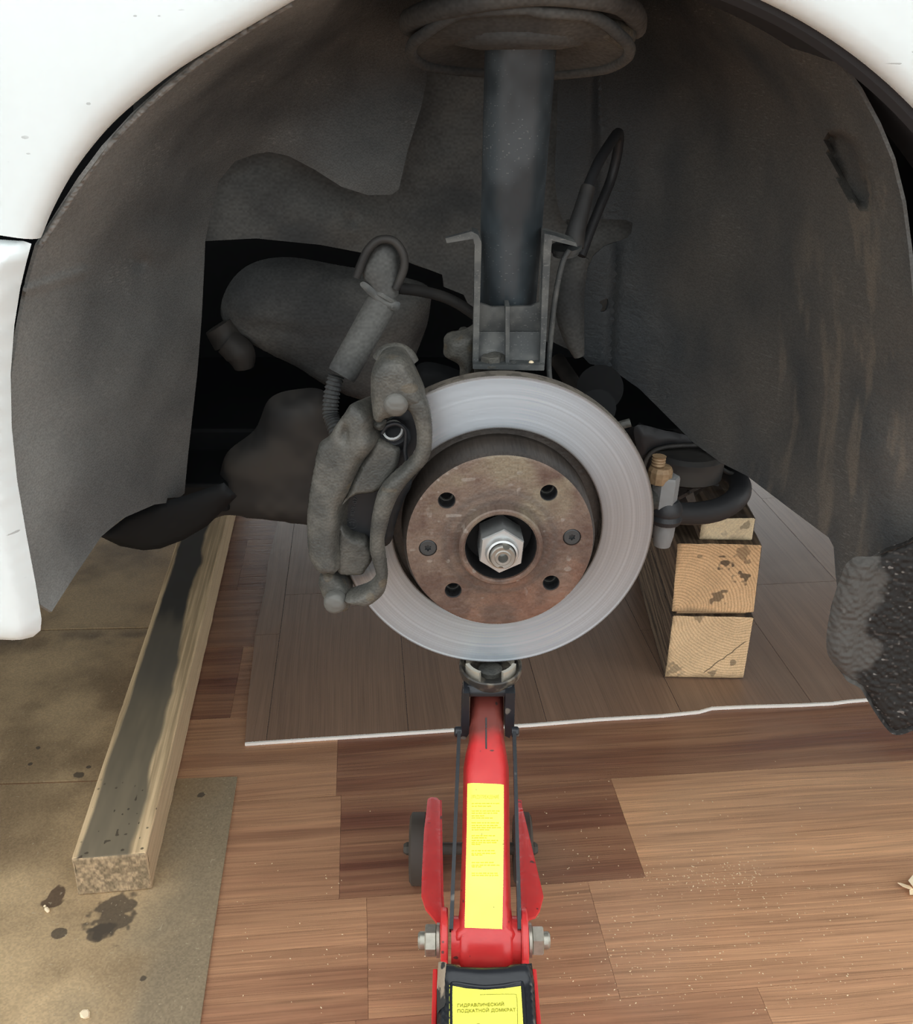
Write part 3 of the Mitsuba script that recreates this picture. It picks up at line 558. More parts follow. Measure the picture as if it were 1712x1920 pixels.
obj('chassis_rail', cast(fr, 1.02, front=0.045, back=0.03, r=0.075, h=0.008, extra=lambda q: -0.004 * np.exp(-((q[:, 1] - 610 - 0.12 * (q[:, 0] - 600)) / 9) ** 2)), 'dusty_metal', CAR, smooth=60, label='rounded dusty chassis rail behind the caliper')
cr = obj('crossmember', cast(A((610, 735), (555, 730), (505, 748), (478, 805), (425, 850), (406, 912), (375, 955), (352, 985), (342, 1008), (352, 1008), (378, 986), (418, 967), (460, 969), (510, 976), (560, 981), (640, 992), (660, 900), (640, 800)), 0.95, front=0.022, back=0.02, r=0.03, h=0.007), 'dark_metal', CAR, smooth=60, label='dark crossmember arching over the floor')
for c, r in (((535, 938), (50, 18)), ((408, 941), (24, 7)), ((548, 838), (44, 18))):
    a = np.arange(14) * 2 * np.pi / 14; q = A(*[(c[0] + r[0] * math.cos(t), c[1] + r[1] * math.sin(t)) for t in a])
    obj('opening', cast(q, 0.930, front=0.0015, back=0.004, r=0.008, h=0.006), 'black_dark', cr)
obj('splash_shield', cast(A((188, 1006), (240, 966), (300, 942), (350, 928), (420, 905), (445, 930), (390, 985), (345, 1012), (300, 1029), (268, 1032), (225, 1024)), (P(300, 985, .83), (0, -1, 0.02)), front=0.004, back=0.004, r=0.02, smooth=False), 'shield_black', CAR, smooth=40, label='pointed black splash shield edge')
obj('bump_stop', join(tube(P(A(425, 450, 458), A(640, 662, 690), .99), [.014, .016, .010], 12), tube(P(A(410, 430), A(610, 640), 1.0), [.016, .018], 12)), 'dark_metal', CAR, smooth=60)
# engine bay walls and floor pan behind the wheel arch
bay = join(rbox((-1.0, 1.30, 0.26), (1.7, 1.34, 1.05), .004), rbox((-1.0, 1.02, 0.285), (0.42, 2.05, 0.325), .004), rbox((-1.0, .66, .30), (-.36, 1.03, .33), .004), rbox((0.42, 1.05, 0.36), (1.7, 2.05, 0.39), .004), rbox((-1.0, 1.0, 0.255), (-0.06, 1.02, 0.30), .004), rbox((-1.0, .925, 0.268), (-.235, 1.03, 0.30), .004), rbox((-1.0, .70, 0.985), (1.7, 1.34, 1.03), .004), rbox((-1.0, .93, 0.30), (-0.965, 1.34, 1.03), .004), rbox((0.62, 1.0, 0.30), (0.655, 1.34, 1.03), .004))
obj('underbody', bay, 'black_dark', CAR, smooth=False)
obj('bonnet', rbox((-1.0, 0.80, 1.04), (1.75, 2.35, 1.10), .02), 'white_paint', CAR, smooth=40)

# strut
def zc(p): return p[1] * c_ - (p[2] - H) * s_
st, sb = P(973, 150, .755), P(951, 575, .785); rt, rb_ = 65.5 / F * zc(st), 53.5 / F * zc(sb); dv = (st - sb)
top = st + dv * 1.1
S = obj('strut', tube([sb, st, st + dv * .5], [rb_, rt, rt * 1.03], 48, spline=False), 'strut_paint', CAR, smooth=40, label='dark blue grey strut tube')
ax = P(975, 80, .755); k = zc(ax) / F
phi = np.arange(48) * 2 * np.pi / 48
rimz = lambda ph: np.interp(np.sin(ph), [-1, -0.85, -0.55, 0.0, 0.5, 1], [16, 22, 62, 98, 122, 136])
Rr = 205 * k
ring = np.stack([ax[0] + Rr * np.cos(phi), ax[1] + 0.9 * Rr * np.sin(phi), np.zeros(48)], 1)
for i in range(48):
    lo = P(A(975)[0], rimz(phi[i]) + (6 if math.cos(phi[i]) > 0 else 0), ring[i, 1]); ring[i, 2] = lo[2]
closed = np.vstack([ring, ring[:3]])
inner = np.stack([ax[0] + 0.55 * Rr * np.cos(phi), ax[1] + 0.55 * Rr * np.sin(phi), np.full(48, P(975, 92, .755)[2] + 0.004)], 1)
up = ring + [0, 0, 0.012]; n = 48
v = np.vstack([ring, inner, inner + [0, 0, .003], up]); f = []
for i in range(n):
    j = (i + 1) % n
    for a, b in ((0, 1), (1, 2), (2, 3)): f += [[a * n + i, a * n + j, b * n + j], [a * n + i, b * n + j, b * n + i]]
seat = obj('spring_seat', join(tube(closed, 11 * k, 10, caps=False, k=2), trimesh.Trimesh(v, f, process=False)), 'dusty_metal', S, smooth=50, label='dished spring seat with raised rim')
obj('bump_cup', lathe([(0.0, .0), (rt * 1.02, 0), (.030, .0005), (.044, .003), (.050, .010), (.048, .028), (.036, .05), (0, .05)], P(972, 94, .755), (0, 0, 1), 40), 'dusty_metal', S, smooth=50)
zz = ax[2] + 0.022; hp = np.linspace(-0.1 * np.pi, 3.4 * np.pi, 110)
obj('coil_spring', tube(np.stack([ax[0] + .0 + (0.083) * np.cos(hp), ax[1] + 0.078 * np.sin(hp), zz + 0.030 + 0.016 * hp / np.pi], 1), 0.0085, 12, spline=False) if False else tube(np.vstack([P(A(790, 768, 780, 850, 940, 1020, 1100, 1160, 1190, 1192), A(60, 45, 32, 8, -8, -14, -8, 4, 28, 52), A(.80, .765, .73, .695, .682, .68, .684, .70, .725, .75))]), .0075, 14), 'dusty_metal', S, smooth=60, label='dusty coil spring')
obj('spring_stop', balls([P(1142, 52, .725), P(1170, 66, .735)], [.0075, .0085]), 'cast_iron', S, smooth=60)

def ext(o, yf, yb, h=0.006, r=0.001, ft=0.001): return cast(o, yf, front=ft, back=yb - yf, r=r, h=h, smooth=False, backround=False)
K = obj('strut_clamp', join(ext(A((885, 437), (897, 441), (903, 455), (900, 570), (897, 692), (886, 691), (889, 560), (890, 460)), .735, .762),
        ext(A((835, 447), (884, 434), (897, 441), (886, 448), (838, 456)), .735, .742), ext(A((1021, 438), (1036, 441), (1032, 490), (1026, 600), (1021, 694), (1012, 693), (1016, 560), (1019, 470)), .735, .762),
        ext(A((1036, 441), (1080, 455), (1083, 463), (1035, 451)), .735, .76)), 'bracket_steel', CAR, smooth=20, label='steel strut clamp with two side plates')
obj('web', join(ext(A((895, 567), (922, 576), (996, 574), (1016, 565), (1015, 628), (895, 628)), .752, .756), cast(A((895, 622), (1015, 622), (1014, 692), (895, 690)), (P(950, 655, .745), (0, -1, .35)), front=.001, back=.004, r=.001, h=.005, smooth=False)), 'bracket_steel', K, smooth=20)
obj('rib', ext(A((948, 575), (956, 575), (955, 690), (948, 690)), .734, .756), 'bracket_steel', K, smooth=20)
obj('shelf', ext(A((887, 683), (1020, 685), (1020, 695), (887, 692)), .728, .75), 'bracket_steel', K, smooth=20)
obj('bolt', join(hexnut(P(921, 683, .738), (0, 0, 1), .0145, .007, spin=.3), lathe([(0, 0), (.0105, 0), (.0105, .0018), (0, .0018)], P(921, 684, .738), (0, 0, 1), 24)), 'cast_iron', K, smooth=25)
obj('crumb', balls([P(996, 681, .735)], [.0022], 1), 'chip_wood', K)
obj('bolt_hole', lathe([(0, 0), (.0075, 0), (.0075, .0006), (0, .0006)], P(982, 684, .739) , (0, 0, 1), 20), 'black_dark', K)
KN = obj('steering_knuckle', cast(A((836, 628), (870, 618), (893, 615), (892, 705), (864, 708), (860, 684), (834, 668), (832, 648)), .765, front=.012, back=.03, r=.010, h=.004), 'cast_iron', CAR, smooth=50, label='cast steering knuckle behind the disc')
obj('joint_boot', tube([P(1125, 728, .89), P(1125, 728, .93)], .022, 28), 'black_dark', KN, smooth=40)
obj('boss', tube([P(1120, 765, .80), P(1120, 765, .84)], .016, 20), 'black_dark', KN, smooth=40)
obj('casting_web', cast(A((770, 720), (790, 680), (850, 690), (880, 715), (850, 760), (790, 770)), .82, front=.01, back=.02, r=.015, h=.005), 'black_dark', KN, smooth=50)
obj('rod_end', tube([P(1155, 800, .735), P(1182, 792, .735)], .0035, 12), 'cast_iron', KN, smooth=50)
# hoses right of the strut
obj('brake_pipe', tube(P(A(1068, 1056, 1046, 1038, 1032, 1029, 1031), A(468, 490, 530, 580, 640, 680, 715), .75), .0022, 10), 'bracket_steel', CAR, smooth=60)
HS = obj('brake_hose', tube(P(A(1076, 1086, 1102, 1122, 1145, 1160, 1158, 1146, 1128, 1108, 1090), A(445, 400, 352, 305, 268, 250, 285, 335, 380, 430, 480), A(.77, .775, .79, .81, .84, .87, .88, .88, .87, .86, .85)), .0042, 14), 'black_rubber', CAR, smooth=60, label='black brake hose looping beside the strut')
obj('sleeve', tube(P(A(1103, 1092, 1082, 1074), A(350, 390, 425, 462), A(.785, .778, .772, .768)), [.0055, .0062, .0070, .0085], 16), 'dark_metal', HS, smooth=50)
obj('collar', join(lathe([(0, 0), (.012, 0), (.012, .003), (0, .003)], P(1062, 468, .765), (-.1, -.2, 1), 24), lathe([(0, 0), (.010, 0), (.010, .006), (0, .006)], P(1061, 476, .765), (-.1, -.2, 1), 24)), 'bracket_steel', HS, smooth=30)
obj('drop_link', tube(P(A(1092, 1076, 1068, 1070, 1078, 1086), A(478, 505, 550, 600, 640, 668), .90), [.008, .0125, .0135, .0125, .009, .005], 18), 'rusty_dust' if 'rusty_dust' in scene else 'dusty_metal', CAR, smooth=60)

# brake disc
def at(o, r=0.0, a=0.0): return CD + ND * o + r * (math.cos(a) * UD + math.sin(a) * VD)
nt = 240; ang = np.linspace(0, 2 * np.pi, nt + 1); rs = np.array([.0824, .0828, .086, .095, .105, .115, .1212, .1216, .1230, .1234]); of = np.array([-.0012, -.0002, 0, 0, 0, 0, 0, .0001, .0006, .0001])
v = (CD + of[:, None, None] * ND + rs[:, None, None] * (np.cos(ang)[None, :, None] * UD + np.sin(ang)[None, :, None] * VD)).reshape(-1, 3); uv = np.stack(np.broadcast_arrays(ang[None, :], rs[:, None]), -1).reshape(-1, 2)
i, j = np.meshgrid(np.arange(len(rs) - 1), np.arange(nt), indexing='ij'); n = nt + 1
f = np.stack([i * n + j, (i + 1) * n + j, (i + 1) * n + j + 1, i * n + j + 1], -1).reshape(-1, 4)
D = obj('brake_disc', trimesh.Trimesh(v, np.vstack([f[:, [0, 1, 2]], f[:, [0, 2, 3]]]), process=False), 'disc_steel', CAR, smooth=True, uv=uv, label='shiny bare steel brake disc with fine machined rings')
obj('outer_rim', lathe([(.1234, .0001), (.1240, -.0008), (.1240, -.0120), (.1230, -.0130), (.0840, -.0130)], CD, ND, 160), 'disc_rim', D, smooth=40, label='brown rusty rim')
obj('inner_wall', lathe([(.0845, -.0130), (.0830, -.0130), (.0822, -.0120), (.0822, -.0014), (.0826, -.0004)], CD, ND, 160), 'dark_rust', D, smooth=40)
hat = mani(lathe([(.0302, .016), (.0640, .016), (.0680, .012), (.0700, -.0125), (.0828, -.0125), (.0828, -.0105), (.0752, -.0100), (.0742, .010), (.0732, .022), (.0712, .0264), (.0690, .0270), (.0650, .0264), (.0445, .0264), (.0430, .0272), (.0330, .0272), (.0302, .0268), (.0302, .016)], CD, ND, 128))
ba = math.radians(180 - 41.5); angs = [math.radians(x) for x in (138.5, 48.5, 228.5, 318.5)]
for a in angs: hat = hat - mani(lathe([(0, .012), (.0064, .012), (.0064, .0255), (.0074, .0285), (0, .0285)], at(0, .054, a), ND, 28))
for a in (math.radians(183.5), math.radians(3.5)): hat = hat - mani(lathe([(0, .020), (.0066, .020), (.0070, .0265), (.0074, .0285), (0, .0285)], at(0, .055, a), ND, 28))
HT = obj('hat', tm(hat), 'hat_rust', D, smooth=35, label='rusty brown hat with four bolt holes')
for a in angs:
    q = at(0, .054, a)
    BH = obj('bolt_hole', lathe([(.0066, .0258), (.0060, .0252), (.0060, .014), (.0052, .013), (0, -.002), (0, -.003), (.0066, -.003), (.0066, .0258)], q, ND, 24), 'hub_dark', D, smooth=20)
    obj('thread', join(*[lathe([(.0046, o), (.0058, o + .0006), (.0058, o + .0011), (.0046, o + .0014), (.0046, o)], q, ND, 24) for o in (.0125, .0105, .0085)]), 'dull_steel', BH, smooth=20)
for a in (math.radians(183.5), math.radians(3.5)):
    q = at(0, .055, a); star = [(.0029 if i % 2 else .0019) for i in range(12)]
    sc = mani(lathe([(0, .019), (.0062, .019), (.0066, .0255), (.0058, .0262), (0, .0262)], q, ND, 28))
    pts = A(*[(r * math.cos(i * math.pi / 6), r * math.sin(i * math.pi / 6)) for i, r in enumerate(star)])
    pr = np.vstack([q + ND * o + pts[:, :1] * UD + pts[:, 1:] * VD for o in (.0235, .0275)])
    n = 12; ff = [[i, (i + 1) % n, n + (i + 1) % n] for i in range(n)] + [[i, n + (i + 1) % n, n + i] for i in range(n)]
    cap = [[0, i + 1, i] for i in range(1, n - 1)]
    tri = trimesh.creation.extrude_polygon(sg.Polygon(pts), .004, engine='earcut'); tv = np.array(tri.vertices); tri.vertices = q + ND * (.0235 + tv[:, 2:]) + tv[:, :1] * UD + tv[:, 1:2] * VD
    tri.fix_normals()
    obj('screw', tm(sc - mani(tri)), 'screw_black', D, smooth=30)
HB = obj('wheel_hub', lathe([(.0272, .004), (.0272, .0350), (.0285, .0362), (.0305, .0362), (.0317, .0352), (.0317, .016), (.0345, .010), (.0345, .004), (.0272, .004)], CD, ND, 96), 'hat_rust', CAR, smooth=35, label='hub register lip inside the disc')
obj('hub_well', lathe([(0, .006), (.0135, .006), (.0271, .006), (.0271, .033), (.0268, .033), (.0262, .0065), (0, .0065)], CD, ND, 64), 'hub_dark', HB, smooth=35)
NU = obj('hub_nut', hexnut(at(.012), ND, .0316, .030, spin=math.radians(25), ch=.04), 'bright_steel', CAR, smooth=25, label='bright hexagonal hub nut')
obj('crimp_collar', lathe([(.0100, .0415), (.0128, .0415), (.0126, .0440), (.0116, .0470), (.0102, .0478), (.0098, .0465), (.0100, .0415)], CD, ND, 48), 'bright_steel', NU, smooth=30)
stb = mani(lathe([(0, .020), (.0094, .020), (.0094, .0515), (.0086, .0525), (.0062, .0522), (.0055, .0530), (.0040, .0528), (0, .0528)], CD, ND, 40)) - mani(lathe([(0, .040), (.0036, .040), (.0038, .0560), (0, .0560)], CD, ND, 24))
for a in (math.radians(75), math.radians(260)): stb = stb - mani(lathe([(0, .045), (.0028, .045), (.0028, .056), (0, .056)], at(0, .0098, a), ND, 20))
obj('axle_stub', tm(stb), 'dull_steel', NU, smooth=30)

# what carries the hub, behind the disc
obj('hub_carrier', lathe([(0, -.060), (.030, -.060), (.042, -.052), (.052, -.030), (.055, -.018), (0, -.018)], CD, ND, 48), 'cast_iron', KN, smooth=40)
obj('carrier_neck', balls([at(-.045, .03, math.pi / 2), at(-.050, .115, math.pi / 2)], [.020, .016]), 'cast_iron', KN, smooth=50)
tr_ = P(1243, 935, .745)
obj('steering_lever', tube([at(-.040, .03, math.pi), [.12, .765, .355], tr_], [.016, .012, .011], 16), 'cast_iron', KN, smooth=50)
obj('drive_shaft', tube([[.030, .75, .352], [.032, .80, .350], [.034, .86, .347], [.040, 1.06, .342]], [.030, .034, .013, .013], 24, spline=False), 'dark_metal', CAR, smooth=50)
obj('tie_rod', tube([tr_ + [0, 0, -.03], tr_ + [-.02, .12, -.005], tr_ + [-.06, .30, .03]], .0085, 14), 'dark_metal', CAR, smooth=50)
obj('ball_joint_arm', tube([[.030, .765, .275], [.06, .83, .262], [.12, .90, .268], [.19, .97, .285]], [.018, .018, .017, .016], 16), 'dark_metal', CAR, smooth=50)
# brake caliper
def Q(*pts): p = A(*pts); return np.stack([570 + p[:, 0] / 3.692, 640 + p[:, 1] / 3.692], 1)
body = Q((345, 425), (400, 440), (462, 520), (462, 620), (482, 710), (440, 780), (395, 840), (345, 945), (305, 1045), (268, 1115), (250, 1190), (240, 1300), (230, 1420), (232, 1580), (190, 1592), (140, 1588), (100, 1550), (62, 1480), (46, 1380), (40, 1230), (52, 1080), (70, 960), (92, 850), (108, 760), (130, 690), (195, 640), (235, 575), (290, 500))
def bex(q):
    g = -0.0035 * np.exp(-((q[:, 0] - 655) / 7) ** 2 - ((q[:, 1] - 808) / 16) ** 2) * 1.6
    return g + 0.0004 * (meshkit.fbm(np.c_[q / 9, q[:, 0] * 0], 3) - 0.5)
CL = obj('brake_caliper', cast(body, (P(640, 900, .672), (-0.30, -1, 0.12)), front=.011, back=.060, r=.008, e=.005, h=.0018, extra=bex), 'cast_iron', CAR, smooth=60, label='grey cast iron brake caliper housing')
up_ = Q((478, 700), (520, 668), (580, 690), (648, 722), (664, 745), (655, 800), (640, 860), (600, 920), (560, 975), (520, 1012), (480, 1032), (420, 1042), (370, 1048), (325, 1068), (295, 1090), (262, 1120), (300, 1050), (342, 945), (392, 838), (440, 775))
obj('finger', cast(up_, (P(690, 870, .678), (0.12, -1, 0.08)), front=.008, back=.030, r=.005, e=.004, h=.0016, extra=lambda q: .0004 * (meshkit.fbm(np.c_[q / 5, q[:, 0] * 0], 3) - .5)), 'cast_iron', CL, smooth=60)
lo_ = Q((246, 1190), (262, 1250), (300, 1300), (345, 1338), (400, 1350), (440, 1368), (470, 1440), (468, 1500), (430, 1560), (400, 1596), (330, 1600), (236, 1582), (230, 1420), (238, 1300))
obj('finger', cast(lo_, (P(655, 1045, .678), (0.10, -1, 0.02)), front=.008, back=.030, r=.005, e=.004, h=.0016, extra=lambda q: .0004 * (meshkit.fbm(np.c_[q / 5, q[:, 0] * 0], 3) - .5)), 'cast_iron', CL, smooth=60)
pad = Q((250, 1080), (330, 1020), (480, 980), (600, 930), (700, 930), (744, 950), (740, 1010), (700, 1080), (660, 1180), (630, 1280), (610, 1370), (560, 1420), (470, 1400), (400, 1370), (320, 1340), (255, 1250), (240, 1160))
PD = obj('brake_pad', cast(pad, .688, front=.0015, back=.008, r=.002, h=.003), 'pad_black', CL, smooth=40, label='black brake pad seen through the caliper window')
def text_on(t, hgt, o, xd, yd, nd, depth=.0006, bold=False):
    m = meshkit.text_mesh(t, hgt, depth, bold); v = np.array(m.vertices); m.vertices = np.asarray(o) + v[:, :1] * xd + v[:, 1:2] * yd + v[:, 2:] * nd
    return m
tx = P(663, 968, .6862); xd = nz(P(672, 928, .6862) - tx); nd = np.array([0, -1.0, 0]); yd = np.cross(nd, xd)
obj('stamped_code', text_on('BDR-07', .0030, tx, xd, yd, nd), 'pad_mark', PD, smooth=False)
a = np.arange(25) * 2 * np.pi / 24; cc = P(660, 982, .6863)
obj('stamped_emblem', join(tube([cc + .0040 * np.array([math.cos(t), 0, math.sin(t)]) for t in a], .00030, 6, caps=False, spline=False), tube([cc + [-.0024, 0, .001], cc + [.0, 0, .0016], cc + [.0024, 0, .001]], .0003, 6), tube([cc + [-.0012, 0, .001], cc + [-.0016, 0, -.0018]], .0003, 6), tube([cc + [.0012, 0, .001], cc + [.001, 0, -.002]], .0003, 6)), 'pad_mark', PD, smooth=60)
cw = Q((835, 392), (872, 480), (886, 600), (886, 690), (876, 765), (840, 840), (765, 915), (700, 990), (645, 1075), (605, 1175), (578, 1270), (556, 1380), (562, 1470), (574, 1560), (578, 1640), (556, 1720), (505, 1775), (440, 1815), (380, 1812), (300, 1795), (292, 1768), (360, 1745), (440, 1712), (488, 1650), (500, 1590), (478, 1510), (458, 1420), (464, 1270), (485, 1140), (520, 1035), (590, 950), (670, 885), (745, 808), (775, 735), (782, 640), (770, 560), (745, 492), (712, 452), (690, 400), (740, 350))
CR = obj('carrier', cast(cw, .664, front=.008, back=.020, r=.006, e=.004, h=.0016, extra=lambda q: .0004 * (meshkit.fbm(np.c_[q / 5, q[:, 0] * 0], 3) - .5)), 'cast_iron', CL, smooth=60, label='curved grey carrier bracket across the disc')
bo = Q((470, 210), (500, 145), (545, 105), (620, 92), (690, 110), (735, 160), (775, 240), (830, 360), (840, 420), (780, 440), (715, 452), (680, 500), (620, 505), (565, 520), (530, 545), (490, 530), (478, 470), (466, 340))
bb = cast(bo, .668, front=.014, back=.05, r=.013, e=.005, h=.0018)
obj('guide_boss', bb, 'cast_iron', CL, smooth=60)
obj('boss_collar', tube(np.vstack([P(*Q((520, 130)).T, .70), P(*Q((560, 80)).T, .70), P(*Q((640, 60)).T, .70), P(*Q((710, 90)).T, .70), P(*Q((748, 150)).T, .70)]), .0055, 12), 'cast_iron', CL, smooth=60)
obj('guide_pin', lathe([(0, .0), (.0085, 0), (.0088, .004), (.0080, .0075), (.0055, .0098), (0, .0106)], P(*Q((640, 425))[0], .660), (-.05, -1, .1), 28), 'pin_metal', CL, smooth=60)
obj('lug', cast(Q((475, 560), (530, 540), (570, 545), (560, 590), (530, 618), (490, 600)), .676, front=.006, back=.012, r=.006, h=.002), 'cast_iron', CL, smooth=60)
lb = Q((125, 1600), (190, 1592), (250, 1640), (300, 1700), (330, 1780), (300, 1850), (230, 1846), (160, 1800), (112, 1700), (105, 1640))
obj('lower_boss', cast(lb, .676, front=.008, back=.05, r=.008, e=.003, h=.002), 'cast_iron', CL, smooth=60)
obj('guide_pin', lathe([(0, .0), (.0088, 0), (.0090, .004), (.0080, .0078), (.0055, .0095), (0, .0100)], P(*Q((222, 1790))[0], .668), (-.1, -1, .05), 28), 'pin_metal', CL, smooth=60)
a = np.arange(21) * 2 * np.pi / 20
cc = P(*Q((620, 622))[0], .680)
obj('retaining_ring', lathe([(.0062, 0), (.0078, 0), (.0078, .003), (.0062, .003), (.0062, 0)], cc, (-.15, -.75, .65), 32), 'bright_steel', CL, smooth=40, label='small bright ring')
obj('piston_seal', join(tube(P(*Q((540, 640), (570, 590), (640, 570), (700, 610), (705, 680), (700, 760), (708, 820)).T, .678), .0016, 10), lathe([(0, 0), (.0105, 0), (.0105, .012), (0, .012)], cc + [0, .004, -.002], (.15, .75, -.65), 28)), 'pad_black', CL, smooth=50)
obj('backing', cast(Q((470, 560), (560, 560), (740, 470), (790, 600), (780, 720), (700, 860), (600, 950), (500, 1020), (440, 980), (480, 700)), .694, front=.001, back=.003, r=.002, h=.004), 'pad_black', CL, smooth=40)

# bleeder, sensor plug and hose above the caliper
W1, W2 = P(715, 570, .772), P(640, 704, .752)
SN = obj('wear_sensor', tube([W1, W1 * .06 + W2 * .94, W2], [.0122, .0118, .0112], 24, spline=False), 'dusty_metal', CAR, smooth=40, label='dusty sensor sleeve above the caliper')
hv = P(A(630, 622, 620, 628, 640, 652), A(705, 740, 775, 800, 830, 860), A(.755, .752, .748, .742, .735, .725))
hs = crom(hv, False, 14); rr_ = .0062 + .0009 * np.sin(np.arange(len(hs)) * 2 * np.pi / 3.0)
obj('corrugated_hose', tube(hs, rr_, 14, spline=False), 'dusty_metal', SN, smooth=20)
obj('collar', lathe([(0, 0), (.0135, 0), (.0142, .0015), (.0142, .003), (.0130, .004), (0, .004)], P(718, 562, .772), nz(W1 - W2), 28), 'bracket_steel', SN, smooth=30)
obj('plate', cast(Q((0, 0)) * 0 + A((676, 536), (682, 528), (700, 540), (724, 562), (748, 566), (750, 574), (744, 582), (724, 578), (700, 560)), .762, front=.002, back=.010, r=.002, h=.003), 'bracket_steel', SN, smooth=40)
obj('plug', balls([P(712, 510, .772), P(722, 480, .775), P(724, 545, .770), P(728, 470, .778)], [.0135, .0115, .010, .008], 2), 'dusty_metal', SN, smooth=60)
obj('wire_loop', tube(P(A(668, 680, 692, 712, 738, 755, 758, 750, 742), A(520, 488, 466, 450, 452, 474, 500, 524, 542), .762), .0033, 12), 'dark_metal', SN, smooth=60)
obj('cable', tube(P(A(745, 790, 830, 860, 890), A(540, 546, 556, 570, 590), A(.775, .79, .80, .805, .81)), .0045, 12), 'dark_metal', SN, smooth=60)

# steering joint and lower arm right of the disc
YT = .745; kq = .00043
def zof(px, py): return P(px, py, YT)
TR = obj('tie_rod_end', lathe([(0, -.002), (.0070, 0), (.0088, .010), (.0092, .022), (.0070, .026), (0, .026)], P(1241, 1022, YT) + [0, 0, .0], (0.03, 0, 1), 32), 'grey_alloy', CAR, smooth=50, label='grey ball joint of the tie rod with rusty nut')
obj('boot', lathe([(0, 0), (.0125, .000), (.0138, .004), (.0120, .0075), (.0135, .011), (.0120, .016), (.009, .020), (0, .020)], P(1247, 978, YT), (0.03, 0, 1), 32), 'black_rubber', TR, smooth=40)
obj('steering_arm', hexnut(P(1243, 950, YT), (0.04, 0, 1), .0190, .028, spin=.5, ch=.08), 'grey_alloy', TR, smooth=25)
obj('nut', lathe([(0, 0), (.0098, 0), (.0102, .003), (.0102, .010), (.0085, .0135), (0, .0135)], P(1236, 903, YT), (0.04, 0, 1), 12), 'rusty_nut', TR, smooth=25)
obj('stud', lathe([(0, 0)] + [(.0052 + .0006 * (i % 2), .0012 * i) for i in range(8)] + [(0, .0090)], P(1234, 873, YT), (0.04, 0, 1), 20), 'rusty_nut', TR, smooth=25)
AR = obj('lower_arm', cast(A((1180, 800), (1230, 826), (1320, 832), (1350, 860), (1405, 888), (1380, 898), (1340, 905), (1290, 940), (1255, 965), (1220, 965), (1195, 880)), .96, front=.006, back=.02, r=.01, h=.006), 'black_dark', CAR, smooth=50, label='dark lower suspension arm')
obj('pressed_lip', tube(P(A(1206, 1212, 1226, 1250, 1290, 1322, 1338, 1350, 1372, 1398), A(885, 862, 846, 838, 835, 836, 850, 875, 888, 890), .90), .0022, 10), 'dark_metal', AR, smooth=60)
obj('arm_top', cast(A((1190, 800), (1250, 808), (1310, 822), (1330, 836), (1290, 835), (1240, 838), (1215, 850), (1205, 870)), .905, front=.004, back=.02, r=.008, h=.005), 'black_rubber', AR, smooth=60)
obj('bushing', lathe([(0, 0), (.030, 0), (.035, .003), (.036, .024), (.032, .028), (0, .028)], P(1285, 893, .905), (0.02, 0, 1), 36), 'dark_metal', AR, smooth=40)
lp_ = A((1245, 960), (1300, 963), (1345, 956), (1375, 940), (1388, 920), (1384, 900), (1366, 888), (1345, 884))
obj('curved_bar', tube(P(lp_[:, 0], lp_[:, 1], A(.84, .85, .86, .87, .885, .90, .92, .94)), [.0105, .011, .0112, .0112, .0110, .010, .009, .006], 18), 'black_rubber', AR, smooth=60)
obj('blade', cast(A((1256, 942), (1290, 922), (1325, 901), (1345, 905), (1346, 912), (1322, 912), (1262, 944)), .89, front=.002, back=.008, r=.002, h=.003), 'dark_metal', AR, smooth=40)
obj('gusset', ext(A((1284, 928), (1300, 922), (1306, 942), (1292, 945)), .895, .90), 'dusty_metal', AR)

# ------------------------------------------------------------------ jack
JK = 'floor_jack'; tag(JK, 'red trolley jack with yellow labels, its saddle under the brake disc', 'floor jack')
A0, A1 = np.array([.020, .520, .135]), np.array([.028, .672, .207]); da = nz([0, A1[1] - A0[1], A1[2] - A0[2]]); na = np.array([0, -da[2], da[1]])
ao = A((944, 1300), (945, 1385), (950, 1415), (954, 1440), (955, 1500), (956, 1600), (958, 1700), (962, 1738), (972, 1752), (966, 1772), (852, 1772), (848, 1752), (858, 1738), (862, 1700), (866, 1600), (868, 1500), (869, 1440), (873, 1415), (879, 1390), (882, 1300))
am = cast(ao, (A0 - na * .009, na), front=.009, back=.016, r=.0085, h=.0022, smooth=False)
ARM = obj('lift_arm', am, 'red_enamel', JK, smooth=50, label='red lifting arm')
lab = sheet_on(am, A((876, 1477), (900, 1478), (944, 1480), (944, 1560), (943, 1650), (942, 1700), (941, 1750), (871, 1747), (872, 1700), (873, 1640), (875, 1560)), .0005)
LB = obj('warning_label', lab, 'yellow_label', ARM, smooth=50, label='yellow warning label')
o_, u_, v_, n_, hf_ = am.metadata['surf']
def arm_text(m, px, py, lift):
    q = PL(px, py, o_, n_) - o_; a = np.array(m.vertices); uu = a[:, 0] + q @ u_; vv = a[:, 1] + q @ v_
    m.vertices = o_ + uu[:, None] * u_ + vv[:, None] * v_ + (hf_(np.stack([uu, vv], 1)) + lift + a[:, 2])[:, None] * n_; return m
tw = meshkit.text_mesh('ПРЕДУПРЕЖДЕНИЕ', .0030, .0002); tw.apply_scale([0.0215 / tw.extents[0], 1.0, 1.0])
lines = []
rl = random.Random(3)
